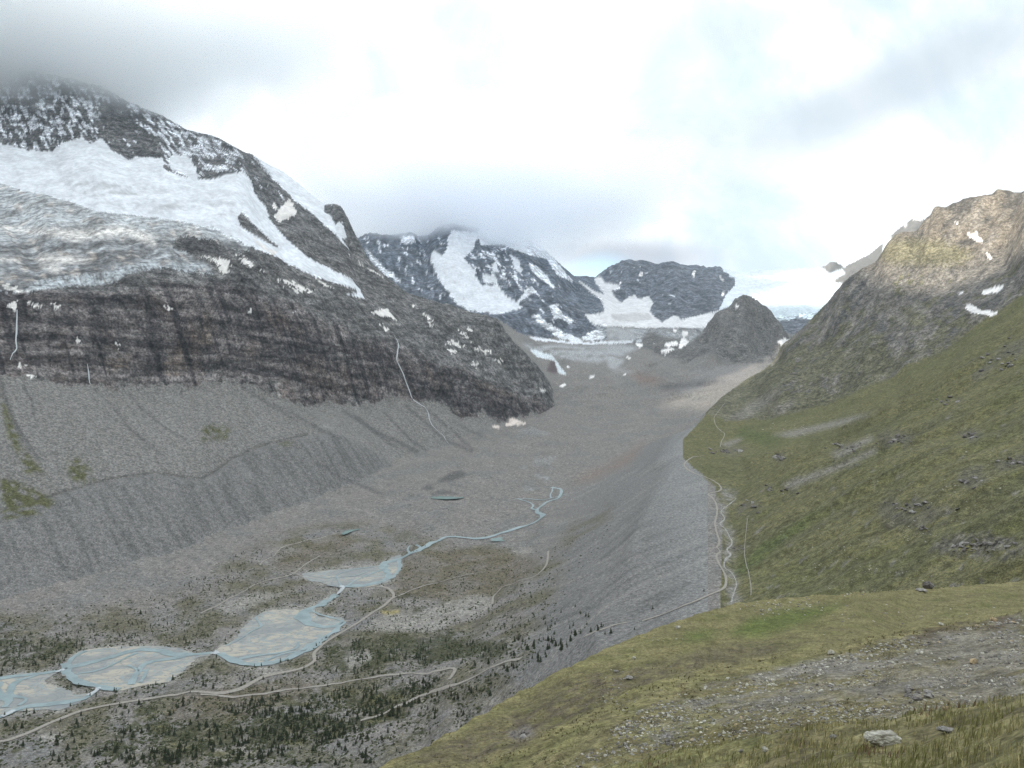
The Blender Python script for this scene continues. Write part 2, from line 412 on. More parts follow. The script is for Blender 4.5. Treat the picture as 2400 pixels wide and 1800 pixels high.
ov, oe, of, oev, _, _ = delaunay_2d_cdt([Vector(p) for p in CV], CE, [], 0, 1e-7)
oz = np.zeros(len(ov)); oa = np.zeros(len(ov)); new = 0
CVn = np.array(CV)
for i, src in enumerate(oev):
    if src:
        oz[i] = CZ[src[0]]; oa[i] = CA[src[0]]
    else:
        d = ((CVn - np.array(ov[i])) ** 2).sum(1); j = np.argsort(d)[:3]; wgt = 1 / (d[j] + 1e-9)
        oz[i] = (np.array(CZ)[j] * wgt).sum() / wgt.sum(); oa[i] = (np.array(CA)[j] * wgt).sum() / wgt.sum(); new += 1
if new: print('crossing control lines:', new)

# ------------------------------------------------------------------ fine height field: columns = bearings, rows = log distance
NC, NS = 1300, 3000
UU = np.linspace(-.80, .80, NC)
S0, S1 = math.log(2.6), math.log(13400)
SG = np.linspace(S0, S1, NS)
Z = np.zeros((NC, NS)); A = np.zeros((NC, NS)); seen = np.zeros((NC, NS), bool)
du_, ds_ = UU[1] - UU[0], SG[1] - SG[0]
for tri in of:
    P = np.array([ov[i] for i in tri]) / np.array([US, SSC])
    z3 = oz[list(tri)]; a3 = oa[list(tri)]
    i0 = max(int(np.floor((P[:, 0].min() - UU[0]) / du_)), 0); i1 = min(int(np.ceil((P[:, 0].max() - UU[0]) / du_)), NC - 1)
    j0 = max(int(np.floor((P[:, 1].min() - S0) / ds_)), 0); j1 = min(int(np.ceil((P[:, 1].max() - S0) / ds_)), NS - 1)
    if i1 < i0 or j1 < j0: continue
    X = UU[i0:i1 + 1][:, None]; Y = SG[j0:j1 + 1][None]
    (x0, y0), (x1, y1), (x2, y2) = P
    den = (y1 - y2) * (x0 - x2) + (x2 - x1) * (y0 - y2)
    if abs(den) < 1e-14: continue
    l0 = ((y1 - y2) * (X - x2) + (x2 - x1) * (Y - y2)) / den
    l1 = ((y2 - y0) * (X - x2) + (x0 - x2) * (Y - y2)) / den
    l2 = 1 - l0 - l1
    m = (l0 >= -1e-6) & (l1 >= -1e-6) & (l2 >= -1e-6)
    Z[i0:i1 + 1, j0:j1 + 1][m] = (l0 * z3[0] + l1 * z3[1] + l2 * z3[2])[m]
    A[i0:i1 + 1, j0:j1 + 1][m] = (l0 * a3[0] + l1 * a3[1] + l2 * a3[2])[m]
    seen[i0:i1 + 1, j0:j1 + 1][m] = True
if not seen.all(): print('holes in the control net:', (~seen).sum())


def box(a, r, ax):
    k = 2 * r + 1
    p = [(0, 0)] * a.ndim; p[ax] = (r + 1, r)
    c = np.cumsum(np.pad(a, p, mode='edge'), axis=ax)
    sl1 = [slice(None)] * a.ndim; sl0 = [slice(None)] * a.ndim
    sl1[ax] = slice(k, None); sl0[ax] = slice(0, -k)
    return (c[tuple(sl1)] - c[tuple(sl0)]) / k


for _ in range(2):
    Z = box(box(Z, 3, 1), 2, 0)
    A = box(box(A, 8, 1), 6, 0)
EY = np.exp(SG)
zb_ = Z.copy()
for _ in range(2): zb_ = box(box(zb_, 40, 1), 30, 0)
ys_ = EY[None] * np.ones((NC, 1)); us_ = UU[:, None] * np.ones((1, NS))
wb_ = ((us_ > .02) & (us_ < .30) & (ys_ > 820) & (ys_ < 2600) & (Z < -262) & (Z > -400)).astype(float)
wb_ = np.clip(box(box(wb_, 30, 1), 16, 0) * 1.6 - .6, 0, 1)
Z = Z * (1 - wb_) + zb_ * wb_
# rows follow the length of each profile as seen from the path, so near and far get equal detail
NR = 740
H = Z / EY[None]
wgt = np.sqrt((np.diff(H, axis=1) * F / 2.34) ** 2 + (18 * ds_) ** 2)
wgt *= np.where(V0 - F * H[:, 1:] > 1980, .2, 1.0)
wgt = box(wgt, 6, 0)
cum = np.concatenate([np.zeros((NC, 1)), np.cumsum(wgt, 1)], 1)
GS = np.zeros((NC, NR)); GZ = np.zeros((NC, NR)); GA = np.zeros((NC, NR))
for i in range(NC):
    t = np.linspace(0, cum[i, -1], NR)
    s = np.interp(t, cum[i], SG)
    GS[i] = s; GZ[i] = np.interp(s, SG, Z[i]); GA[i] = np.interp(s, SG, A[i])
GY = np.exp(GS); GX = UU[:, None] * GY
print('terrain base', round(time.time() - T0, 1))

# ------------------------------------------------------------------ relief
GRID = (NC, NR)
x = GX.astype(np.float32); y = GY.astype(np.float32)
foot = y * (1.6 / 798)                                   # metres one render pixel covers
left = (UU[:, None] < .10) & (y < 4700) & (GZ > -330)
uu_ = UU[:, None] + .05 * np.sin(y / 97.0) + .04 * np.sin(y / 31.0 + 1.3)
w_left = (1 - sstep(uu_, .0, .16)) * sstep(y, 480, 620) * (y < 4700)
w_mor = sstep(uu_, .0, .1) * (1 - sstep(x - np.interp(y, [700, 900, 1400, 1800, 2350, 2700], [240, 250, 350, 385, 540, 660]), -2, 14)) * sstep(y, 480, 620) * (1 - sstep(y, 2550, 2900)) * (1 - w_left)
w_far = (y >= 4700).astype(np.float32)
w_right = np.clip(1 - w_left - w_mor - w_far, 0, 1)
WS = [w_left, w_right, w_far, w_mor]
dxy = np.argmax(np.stack(WS), 0)
disp = np.zeros_like(x)


def frame(ang):                                          # downslope direction in plan -> across, along
    c, s = math.cos(ang), math.sin(ang)
    return (-s * x + c * y), (c * x + s * y)


fr = [frame(math.atan2(-.69, .72)), frame(math.atan2(-.66, -.75)), frame(math.atan2(-.97, .24)), frame(math.atan2(-.55, -.83))]
P_ = np.choose(dxy, [f[0] for f in fr]); Q_ = np.choose(dxy, [f[1] for f in fr])
hillz = ((y > 4600) & (y < 5900) & (UU[:, None] > .15) & (UU[:, None] < .38)).astype(np.float32)
lam = 900.0; sd = 1
while lam > .35:
    g = np.minimum(.085 * lam, GA) * sstep(GA * 22, lam * .5, lam * 1.2) * (1 - sstep(foot * .8, lam * .35, lam * .9))
    for k, wk in enumerate(WS):
        m = (g > .002) & (wk > .01)
        if not m.any(): continue
        st = (.4, .5, .45, .09)[k] if lam > 12 else (.6, .7, .6, .25)[k]
        n = perlin(fr[k][0][m] / lam + sd * 3.3, fr[k][1][m] * st / lam - sd * 1.7, sd)
        rid = 1 - 2.2 * np.abs(n)
        if k == 3 and lam < 11: n = n * .35
        rough = GA[m] > 6
        n = np.where(rough, .6 * rid + .4 * n - .2, n)
        disp[m] += (n * g[m] * wk[m] * (1 + .8 * hillz[m])).astype(np.float32)
    lam /= 1.9; sd += 1
# rock strata: benches and steps in the steep walls
stw = sstep(GA, 6, 16)
zb = GZ + disp
s_l = x * .7 + y * .7
dip = np.where(dxy == 0, .05 * s_l + .20 * np.maximum(0, s_l - 1250), np.where(dxy == 1, .05 * x, -.05 * x))
zz = zb + dip + 9 * fbm(x / 160, y / 160, 3, 91)
for per, amp in ((64, 8.5), (27, 4.5), (11, 2.0)):
    ph = zz / per
    fr_ = ph - np.floor(ph)
    amp2 = amp * (1 - sstep(foot, per * .2, per * .5))
    disp += (stw * amp2 * ((np.clip(fr_ * 1.55, 0, 1)) - .65 * 1.0 + .0 - (fr_ - .5))).astype(np.float32) * .8
# small moraine ridges on the debris, in the middle of the valley
mz = sstep(y, 3300, 3700) * (1 - sstep(y, 4500, 4900)) * sstep(x / y, .04, .09) * (1 - sstep(x / y, .24, .29))
rw = perlin(x / 420 + 4.1, y / 240 + .3 * np.sin(x / 170), 55)
disp += (mz * 20 * (np.maximum(0, .42 - np.abs(rw)) / .42) ** 1.3).astype(np.float32)
# hummocks of the debris covered ice
mh = sstep(y, 2050, 2400) * (1 - sstep(y, 3300, 3700)) * sstep(x / y, -.14, -.06) * (1 - sstep(x / y, .06, .12)) * (GZ < -270)
disp += (mh * 15 * np.maximum(0, fbm(x / 110, y / 150, 3, 33) + .1)).astype(np.float32)
mv = sstep(y, 640, 760) * (1 - sstep(y, 2300, 2600)) * (GZ < -330) * (1 - sstep(x / y, .0, .06)) * sstep(GA, .5, 1.4)
disp += (mv * (5.0 * fbm(x / 75, y / 75, 3, 36) + 2.2 * np.abs(fbm(x / 28, y / 28, 3, 37)))).astype(np.float32)
# tussocks and sheep terraces on the near hillside
fg = (1 - sstep(y, 230, 300))
disp += (fg * (.16 * np.sin((zb * 2.2 + .4 * fbm(x / 6, y / 6, 3, 5) * 6)) * sstep(y, 20, 60) + .05 * fbm(x / .8, y / .8, 3, 8) * (1 - sstep(y, 40, 90)))).astype(np.float32)
# runnels down the grass slope on the right
gm = (y > 420) & (y < 1750) & (x > .27 * y + 5)
disp += (gm * 3.0 * (1 - 2 * np.abs(perlin((x * .25 + y) / 38 + 3, (x - .2 * y) / 260, 62)))).astype(np.float32) * sstep(x - .27 * y, 10, 90)
disp += (gm * 8.0 * (1 - 2 * np.abs(perlin((x * .25 + y) / 95, (x - .2 * y) / 500, 61)))).astype(np.float32) * sstep(x - .27 * y, 10, 90)
# furrows in the moraine walls
GZ2 = GZ + disp
lob_flat = GA < .4
GZ2 = np.where((y > 600) & (GA < .25), GZ, GZ2)
for nm, (poly, zl) in LOBES.items():
    pu = np.array([p[0] for p in poly]); pv = np.array([p[1] for p in poly])
    vv = V0 - F * zl / y; uq = UC + F * UU[:, None] * np.ones_like(y)
    ins = np.zeros(x.shape, bool)
    cand = (uq > pu.min() - 12) & (uq < pu.max() + 12) & (vv > pv.min() - 8) & (vv < pv.max() + 8)
    cu, cv = uq[cand], vv[cand]; dmin = np.full(cu.shape, 1e9); inn = np.zeros(cu.shape, bool)
    for i in range(len(poly)):
        (a0, b0), (a1, b1) = poly[i], poly[(i + 1) % len(poly)]
        cr = (b0 <= cv) != (b1 <= cv)
        xi_ = a0 + (cv - b0) / (b1 - b0 + 1e-9) * (a1 - a0)
        inn ^= cr & (cu < xi_)
        ex, ey = a1 - a0, b1 - b0; tt = np.clip(((cu - a0) * ex + (cv - b0) * ey) / (ex * ex + ey * ey + 1e-9), 0, 1)
        dmin = np.minimum(dmin, np.hypot((cu - a0 - tt * ex), (cv - b0 - tt * ey) * 1.6))
    wl = np.where(inn, 1.0, 1 - sstep(dmin, 2.0, 12.0))
    GZ2[cand] = GZ2[cand] * (1 - wl) + (zl - .1) * wl
print('relief', round(time.time() - T0, 1))

# projected position of every vertex in the photo's own pixels: used to lay out snow, rock and grass on the ground
PU = UC + F * UU[:, None] * np.ones((1, NR)); PV = V0 - F * GZ2 / GY

# ------------------------------------------------------------------ ground cover masks
MW, MH = 1500, 1000                                      # 2 photo pixels per cell, frame plus 300 px either side


def raster(poly):
    m = np.zeros((MH, MW), np.float32)
    p = np.array(poly, float); p = np.stack([(p[:, 0] + 300) / 2, p[:, 1] / 2], 1)
    v0, v1 = int(max(0, p[:, 1].min())), int(min(MH - 1, p[:, 1].max() + 1))
    n = len(p)
    for r in range(v0, v1 + 1):
        yc = r + .5; xs = []
        for i in range(n):
            a, b = p[i], p[(i + 1) % n]
            if (a[1] <= yc) != (b[1] <= yc):
                xs.append(a[0] + (yc - a[1]) / (b[1] - a[1]) * (b[0] - a[0]))
        xs.sort()
        for k in range(0, len(xs) - 1, 2):
            i0, i1 = max(0, int(math.ceil(xs[k] - .5))), min(MW, int(math.floor(xs[k + 1] - .5)) + 1)
            if i1 > i0: m[r, i0:i1] = 1
    return m


def stroke(m, pts, wpx):
    for (u0, v0), (u1, v1) in zip(pts[:-1], pts[1:]):
        d = math.hypot(u1 - u0, v1 - v0) + 1e-6
        nx, ny = -(v1 - v0) / d * wpx / 2, (u1 - u0) / d * wpx / 2
        m[:] = np.maximum(m, raster([(u0 + nx, v0 + ny), (u1 + nx, v1 + ny), (u1 - nx, v1 - ny), (u0 - nx, v0 - ny)]))


jx1 = fbm(P_ / 60, Q_ / 60, 3, 201); jx2 = fbm(P_ / 14 + 7, Q_ / 14, 3, 202)
far_ = np.where(y < 420, .2, np.where(y < 1200, .45, np.where(y < 2050, .8, np.where(y < 4700, 1.4, 3.0)))).astype(np.float32)
jx3 = fbm(P_ / (9 * far_) + 3, Q_ / (9 * far_), 2, 203); jx4 = fbm(P_ / (9 * far_), Q_ / (9 * far_) + 9, 2, 204)


def sample(m, jit=0.0, lo=None, hi=None, blur=1):
    """mask value at every terrain vertex, its outline roughened by ground noise; limited to distances lo..hi"""
    if blur: m = box(box(m, blur, 0), blur, 1)
    uu = (PU + jit * (jx3 * 1.6 + jx1) + 300) / 2 - .5; vv = (PV + jit * .7 * (jx4 * 1.6 + jx2)) / 2 - .5
    ok = (uu > 0) & (uu < MW - 2) & (vv > 0) & (vv < MH - 2)
    uu = np.clip(uu, 0, MW - 2); vv = np.clip(vv, 0, MH - 2)
    a = uu.astype(int); b = vv.astype(int); fu = uu - a; fv = vv - b
    r = m[b, a] * (1 - fu) * (1 - fv) + m[b, a + 1] * fu * (1 - fv) + m[b + 1, a] * (1 - fu) * fv + m[b + 1, a + 1] * fu * fv
    r = r * ok
    if lo is not None: r = r * (y > lo)
    if hi is not None: r = r * (y < hi)
    return r


def polys(lst):
    m = np.zeros((MH, MW), np.float32)
    for p in lst: m = np.maximum(m, raster(p))
    return m


SNOW_MAIN = [(-300, 325), (0, 336), (31, 343), (67, 352), (120, 355), (149, 334), (193, 322), (212, 339), (239, 324), (256, 348), (304, 375), (321, 367), (383, 370), (386, 399), (441, 416), (402, 395), (398, 365), (439, 365), (458, 392), (463, 420), (494, 420), (552, 405), (569, 401), (590, 425), (595, 451), (617, 478), (629, 507), (651, 536), (665, 553), (689, 572), (721, 603), (786, 634), (827, 656), (846, 680), (853, 697), (870, 703), (815, 691), (838, 687), (830, 677), (798, 667), (750, 652), (713, 637), (665, 612), (641, 598), (593, 581), (500, 536), (410, 517), (362, 510), (289, 502), (236, 498), (169, 474), (108, 457), (48, 447), (0, 430), (-300, 415)]
ICE = [(-300, 415), (0, 430), (48, 447), (108, 457), (169, 474), (236, 498), (289, 502), (362, 510), (410, 517), (500, 536), (593, 578), (569, 592), (530, 581), (496, 562), (424, 553), (410, 560), (404, 575), (415, 585), (443, 592), (480, 613), (503, 642), (434, 637), (390, 626), (344, 630), (325, 637), (282, 648), (276, 660), (253, 666), (174, 670), (108, 677), (65, 688), (0, 683), (-300, 670)]
ICE_WHITE = [[(0, 531), (60, 536), (120, 536), (217, 541), (277, 527), (338, 543), (369, 563), (362, 577), (330, 565), (289, 548), (265, 556), (205, 560), (169, 567), (145, 555), (70, 545), (0, 538)],
             [(87, 600), (110, 596), (150, 597), (217, 607), (210, 614), (90, 617)], [(90, 620), (115, 622), (148, 624), (140, 640), (118, 636)], [(0, 604), (40, 603), (38, 610), (0, 612)], [(0, 644), (30, 644), (30, 648), (0, 648)], [(425, 536), (465, 534), (475, 541), (440, 541)]]
ISLAND = [[(557, 507), (569, 499), (583, 514), (607, 538), (631, 562), (672, 589), (641, 576), (598, 552), (564, 531)]]
BEHIND = [(590, 358), (660, 390), (720, 435), (757, 468), (800, 468), (798, 474), (762, 480), (757, 492), (776, 509), (788, 524), (800, 521), (812, 557), (800, 560), (822, 589), (776, 543), (737, 507), (704, 480), (690, 470), (640, 418), (600, 372)]
PATCH = [[(800, 581), (846, 620), (897, 646), (908, 653), (872, 636), (830, 606)], [(652, 492), (677, 468), (697, 495), (689, 504), (662, 516), (652, 522), (643, 504)], [(632, 478), (642, 476), (650, 486), (640, 492)], [(593, 557), (631, 581), (650, 592), (640, 597), (610, 575)],
         [(876, 730), (905, 723), (934, 757), (912, 741), (894, 743)], [(890, 755), (914, 774), (903, 774)], [(991, 730), (1010, 748), (1001, 748)], [(1026, 786), (1046, 801), (1068, 801), (1091, 819), (1053, 806)], [(1048, 815), (1073, 824), (1060, 829)], [(1071, 768), (1089, 780), (1106, 803), (1085, 788)],
         [(1109, 810), (1130, 818), (1156, 822), (1140, 832)], [(1097, 766), (1113, 777), (1100, 778)], [(1163, 841), (1185, 850), (1175, 854)], [(1109, 851), (1127, 852), (1118, 860)], [(965, 712), (972, 714), (968, 720)], [(1011, 750), (1018, 768), (1006, 756)],
         [(18, 712), (43, 705), (40, 727), (25, 727)], [(61, 708), (98, 712), (87, 722)], [(112, 713), (148, 716), (137, 721)], [(173, 786), (199, 808), (186, 804)], [(255, 790), (288, 816), (272, 808)], [(385, 714), (407, 725), (395, 727)], [(52, 876), (84, 878), (79, 886)], [(43, 852), (62, 858), (50, 863)],
         [(476, 598), (499, 603), (534, 610), (537, 637), (520, 640), (505, 615)], [(555, 598), (579, 607), (595, 626), (575, 620)], [(641, 648), (687, 663), (745, 687), (705, 682)], [(690, 680), (705, 684), (700, 688)], [(605, 628), (622, 634), (618, 638)], [(0, 666), (22, 667), (70, 687), (29, 684)], [(735, 650), (760, 664), (785, 676), (760, 670)], [(582, 726), (596, 730), (590, 734)], [(683, 729), (690, 729), (688, 733)]]
FAN_SNOW = [[(1192, 990), (1199, 978), (1215, 986), (1240, 993), (1225, 996), (1180, 998)], [(1150, 999), (1172, 999), (1165, 1004)]]
DENT_SNOW = [[(1057, 540), (1126, 545), (1104, 589), (1086, 607), (1111, 633), (1126, 669), (1169, 669), (1183, 691), (1227, 720), (1198, 730), (1165, 734), (1100, 730), (1068, 712), (1050, 683), (1031, 662), (1017, 626), (1006, 607), (1017, 586), (1039, 600)],
             [(1120, 540), (1270, 570), (1314, 626), (1345, 662), (1306, 644), (1281, 607), (1252, 600), (1216, 589), (1180, 575), (1126, 575)], [(1238, 615), (1263, 626), (1281, 647), (1305, 681), (1270, 656), (1249, 635)], [(847, 568), (880, 607), (909, 636), (945, 665), (909, 647), (872, 611)],
             [(937, 553), (970, 550), (974, 568), (945, 573)], [(1133, 644), (1154, 644), (1169, 662), (1136, 665)], [(1290, 716), (1304, 712), (1318, 735), (1341, 749), (1341, 760), (1316, 745), (1296, 748)], [(1228, 683), (1245, 669), (1258, 683), (1216, 707)],
             [(1203, 770), (1227, 783), (1252, 790), (1306, 797), (1364, 803), (1451, 799), (1505, 797), (1520, 800), (1451, 804), (1364, 809), (1252, 797)], [(1245, 738), (1262, 736), (1283, 756), (1337, 786), (1366, 797), (1364, 804), (1310, 792), (1270, 764)], [(1364, 795), (1386, 774), (1408, 774), (1420, 794), (1380, 798)], [(1150, 620), (1165, 610), (1170, 640), (1155, 640)], [(1195, 600), (1215, 605), (1225, 640), (1205, 630)]]
BASIN = [[(1335, 640), (1364, 662), (1393, 683), (1420, 693), (1396, 664), (1393, 650), (1410, 650), (1416, 662), (1451, 668), (1455, 676), (1432, 680), (1440, 694), (1455, 710), (1469, 700), (1487, 691), (1494, 701), (1520, 694), (1531, 709), (1522, 727), (1531, 741), (1552, 756), (1581, 738), (1600, 748), (1643, 738), (1687, 728), (1661, 767), (1509, 768), (1393, 762), (1366, 735), (1393, 737), (1418, 730), (1411, 705), (1379, 680)]]
BASIN_ICE = [[(1430, 737), (1520, 733), (1530, 748), (1480, 755), (1440, 750)]]
GREY_ICE = [[(1393, 765), (1509, 769), (1600, 771), (1660, 770), (1620, 800), (1560, 790), (1520, 775), (1500, 798), (1450, 800), (1415, 792)], [(1220, 805), (1300, 806), (1364, 812), (1460, 808), (1500, 815), (1450, 835), (1400, 850), (1300, 838), (1235, 815)], [(1420, 830), (1460, 830), (1462, 850), (1440, 862), (1500, 875), (1440, 872), (1425, 858)]]
LOBE_ICE = [[(1238, 818), (1262, 822), (1295, 833), (1310, 855), (1330, 880), (1310, 875), (1298, 845), (1262, 838)]]
ROCKY_SNOW = [[(1486, 803), (1510, 806), (1500, 815)], [(1556, 806), (1585, 800), (1590, 808), (1560, 813)], [(1550, 818), (1590, 815), (1570, 822), (1560, 830), (1550, 826)], [(1600, 777), (1612, 776), (1610, 790), (1598, 784)], [(1460, 832), (1480, 838), (1478, 842)], [(1575, 772), (1590, 773), (1580, 779)], [(1530, 802), (1545, 808), (1530, 806)], [(1600, 790), (1615, 800), (1595, 818), (1590, 812)]]
VALLEY_SNOW = [[(1307, 904), (1330, 899), (1322, 908)], [(1375, 886), (1392, 880), (1400, 884)], [(1262, 910), (1283, 915), (1272, 920)], [(1326, 857), (1338, 861), (1330, 863)], [(1460, 876), (1472, 878), (1464, 880)]]
TDV_ROCK_SNOW = [[(1622, 640), (1630, 632), (1626, 655)], [(1634, 680), (1645, 662), (1640, 672)], [(1648, 690), (1660, 660), (1654, 680)], [(1682, 640), (1702, 665), (1690, 655)], [(1690, 688), (1700, 680), (1694, 696)], [(1450, 664), (1458, 660), (1454, 668)], [(1498, 640), (1506, 636), (1505, 648), (1499, 648)]]
FAR_ROCK = [[(1915, 621), (1938, 622), (1951, 606), (1968, 612), (1978, 628), (1960, 634), (1942, 640), (1934, 632)], [(1975, 630), (1990, 617), (2034, 595), (2070, 570), (2060, 640), (1990, 664), (1956, 662), (1962, 652), (1982, 642)]]
SERAC = [[(1800, 724), (1850, 717), (1940, 709), (1930, 745), (1905, 750), (1870, 742), (1850, 750), (1812, 752)]]
FAR_PEAK_SNOW = [[(2138, 514), (2150, 500), (2165, 508), (2160, 518), (2146, 514)], [(2118, 526), (2128, 524), (2124, 534)]]
HILL_SNOW = [[(1785, 750), (1800, 762), (1795, 757)], [(1818, 802), (1838, 794), (1856, 798), (1838, 808)], [(1830, 788), (1842, 792), (1836, 790)], [(1722, 712), (1732, 720), (1726, 722)]]
RM_SNOW = [[(2262, 543), (2284, 552), (2300, 558), (2304, 572), (2280, 560)], [(2284, 540), (2292, 548), (2286, 552)], [(2236, 515), (2248, 527), (2240, 525)], [(2309, 588), (2318, 596), (2327, 612), (2314, 602)], [(2298, 685), (2330, 673), (2354, 669), (2342, 684), (2305, 690)], [(2238, 692), (2250, 684), (2264, 681), (2250, 690)], [(2260, 720), (2275, 714), (2300, 728), (2340, 733), (2370, 750), (2352, 755), (2310, 735), (2280, 734)], [(2348, 651), (2353, 650), (2351, 655)]]

print('masks', round(time.time() - T0, 1))
one = np.ones_like(x)
col = np.zeros((NC, NR, 3), np.float32)


def c3(*v): return np.array(v, np.float32)


def paint(mask, rgb):
    global col
    m = np.clip(mask, 0, 1)[..., None]
    col = col * (1 - m) + np.asarray(rgb, np.float32) * m


n_l = fbm(P_ / 130, Q_ / 130, 4, 301); n_m = fbm(P_ / 24, Q_ / 24, 4, 302); n_s = fbm(P_ / 5, Q_ / 5, 3, 303)
n_d = fbm(P_ / (14 * far_), Q_ / (70 * far_), 4, 304, .7)       # streaks running down the slope
strata = fbm((zz + 6 * n_m) / (16 * far_), (x + y) / 420, 4, 305, .65)    # beds in the rock

# --- base: debris of the valley
paint(one, c3(.178, .166, .152))
paint(sstep(n_l, -.1, .45) * .6, c3(.198, .18, .163))
paint(sstep(n_m, .04, .3) * .55, c3(.142, .138, .132)); paint(sstep(-n_l, .05, .3) * .5, c3(.15, .148, .142)); paint(sstep(fbm(P_ / 45 + 4, Q_ / 140, 4, 374, .65), .12, .3) * .5, c3(.22, .205, .188))
# regions in plan, from the control lines themselves


def band(near, far, ulo, uhi):
    """1 between two lines given as (u, y) lists, per column"""
    uc = UC + F * UU
    a = np.interp(uc, [p[0] for p in near], [p[-1] for p in near]); b = np.interp(uc, [p[0] for p in far], [p[-1] for p in far])
    yj = y * (1 + .012 * n_l + .008 * n_m)
    return ((yj > a[:, None]) & (yj < b[:, None]) & (uc[:, None] > ulo) & (uc[:, None] < uhi))


MOR_FOOT = [(-400, 1170), (0, 1320), (200, 1450), (400, 1606), (550, 1815), (720, 2057), (850, 2281), (920, 2500)]
TOE = [(1300, 330), (1415, 340), (1690, 340), (1716, 800), (1722, 905), (1716, 1110), (1720, 1345), (1750, 1500)]
reg = np.zeros((NC, NR), np.int8)                          # 0 valley floor
RM_N = [(1625, 2350), (1650, 2600), (1690, 2500), (1698, 2420), (1817, 2420), (1925, 2400), (2016, 2350), (2088, 2300), (2135, 2280), (2200, 2250), (2800, 2250)]
RM_F = [(1625, 2560), (1650, 2800), (1690, 3120), (1741, 3450), (1792, 3640), (1850, 3680), (1900, 3900), (2800, 4150)]
SPUR_F = [(-400, 4620), (400, 4600), (800, 4500), (1000, 4480), (1165, 4230), (1240, 4080), (1300, 4000)]
REG = ['valley_floor', 'lateral_moraine', 'scree_slope', 'mountain', 'alpine_meadow', 'mountain', 'hillside', 'mountain', 'mountain', 'icefield', 'hill', 'terrain', 'moraine_wall', 'snowfield', 'snowfield', 'hanging_glacier', 'snow_basin', 'glacier']
reg[band(MOR_FOOT, [(p[0], p[2] + 40) for p in MOR_L], -400, 920)] = 1
reg[band([(p[0], p[2] + 40) for p in MOR_L] + [(1299, 3600)], [(p[0], p[2]) for p in CLIFF_BASE], -400, 1220)] = 2
reg[band([(p[0], p[2]) for p in CLIFF_BASE], SPUR_F, -400, 1296)] = 3
xt = .27 * y + 5
bench = (UU[:, None] * F + UC > 1600) & (y > 800) & (y < 2600) & (GZ > -262)
slope = (x > xt - 12) & (y > 430) & (y < 1850)
reg[slope | (bench & (x > np.interp(y, [800, 1400, 1780, 2000, 2350, 2600], [221, 353, 380, 405, 533, 625]) + 6 + 16 * n_m + 12 * n_s))] = 4
reg[band(RM_N, RM_F, 1640, 2800)] = 5
reg[(y < 400) & (GZ > -262)] = 6
mi = (x / y < .245) & (y < 2600) & (y > 700) & (x / y > .02) & (GZ > -385) & (reg == 0) & (x + 26 * n_l + 14 * n_m > np.interp(y, [700, 1000, 1296, 1500, 1821, 2029, 2383, 2730, 3062], [-60, -60, -30, 10, 88, 152, 318, 480, 640]))
reg[mi] = 12
reg[(y > 5420) & (UU[:, None] * F + UC < 1420)] = 7
reg[(y > 6300) & (UU[:, None] * F + UC >= 1420)] = 8
reg[(y > 6900) & (PU > np.interp(PV, [600, 630, 655, 668, 690, 730, 760], [1690, 1692, 1724, 1724, 1702, 1684, 1684]))] = 9
reg[band([(1480, 5450), (1560, 4950), (1600, 4700), (1700, 4600), (1760, 4600), (1830, 4500), (1960, 4400)], [(1480, 6100), (1640, 6000), (1735, 5900), (1960, 5750)], 1485, 1960)] = 10
reg[y > 11200] = 11
# --- lateral moraines: grey, furrowed
g1 = (reg == 1) | (reg == 12)
fur = fbm(P_ / 16, Q_ / 170, 4, 310, .65)
paint(g1 * .93 * np.where(reg == 12, sstep(GZ2 + 20 * n_l, -392, -300), 1), np.array([.160, .154, .147]))
paint(g1 * sstep(fur, .0, .2) * .62, c3(.105, .104, .098))
paint((reg == 12) * sstep(fbm(P_ / 30 + 9, Q_ / 200, 3, 319), .05, .4) * .5, c3(.235, .225, .205))
paint((reg == 12) * sstep(GZ2, -262, -240) * .5, c3(.225, .225, .218))
# --- scree
g2 = reg == 2
paint(g2 * .9, c3(.174, .166, .154))
paint(g2 * sstep(fbm(P_ / 34, Q_ / 420, 4, 312, .6), .05, .35) * .42, c3(.145, .138, .125))
paint(g2 * sstep(fbm(P_ / 30 + 4, Q_ / 330, 3, 313), .1, .5) * .35, c3(.215, .208, .195))
rim = np.zeros((MH, MW), np.float32); stroke(rim, [(p[0], p[1] + 1) for p in MOR_L[:10]], 7)
paint(sample(rim, 4, 1300, 2460, 0) * .7, c3(.085, .08, .072))  # dark edge painted along the moraine crest, standing in for trough shade
green_l = polys([[(0, 1120), (40, 1130), (90, 1150), (130, 1180), (90, 1205), (0, 1220)], [(150, 1080), (185, 1075), (215, 1105), (220, 1125), (180, 1130), (160, 1110)], [(0, 900), (20, 960), (60, 1060), (110, 1110), (60, 1110), (10, 1000)], [(640, 1030), (690, 1035), (660, 1045)], [(480, 1000), (540, 1000), (530, 1030), (470, 1030)]])
gully = np.zeros((MH, MW), np.float32)
for pts_, w_ in (([(0, 880), (15, 940), (40, 1000), (62, 1035), (90, 1075)], 9), ([(50, 900), (75, 940), (80, 975)], 6), ([(215, 905), (260, 950), (310, 1010), (360, 1050), (385, 1070)], 5), ([(300, 920), (335, 960), (400, 1010), (450, 1040)], 4), ([(565, 905), (620, 940), (700, 990)], 5),
                 ([(640, 945), (740, 1000), (800, 1030)], 5), ([(800, 960), (860, 1000), (930, 1050)], 6), ([(830, 975), (900, 1020), (980, 1060)], 7), ([(900, 965), (960, 1030), (1000, 1055)], 5), ([(1000, 960), (1060, 1010), (1110, 1055)], 5), ([(740, 1080), (800, 1120), (900, 1160)], 6), ([(950, 950), (1040, 1030), (1110, 1060)], 6), ([(1060, 985), (1100, 1010), (1140, 1025)], 4)):
    stroke(gully, pts_, w_)
GUL = sample(gully, 4, 1300, 3500)
paint(GUL * .75, c3(.085, .08, .078))
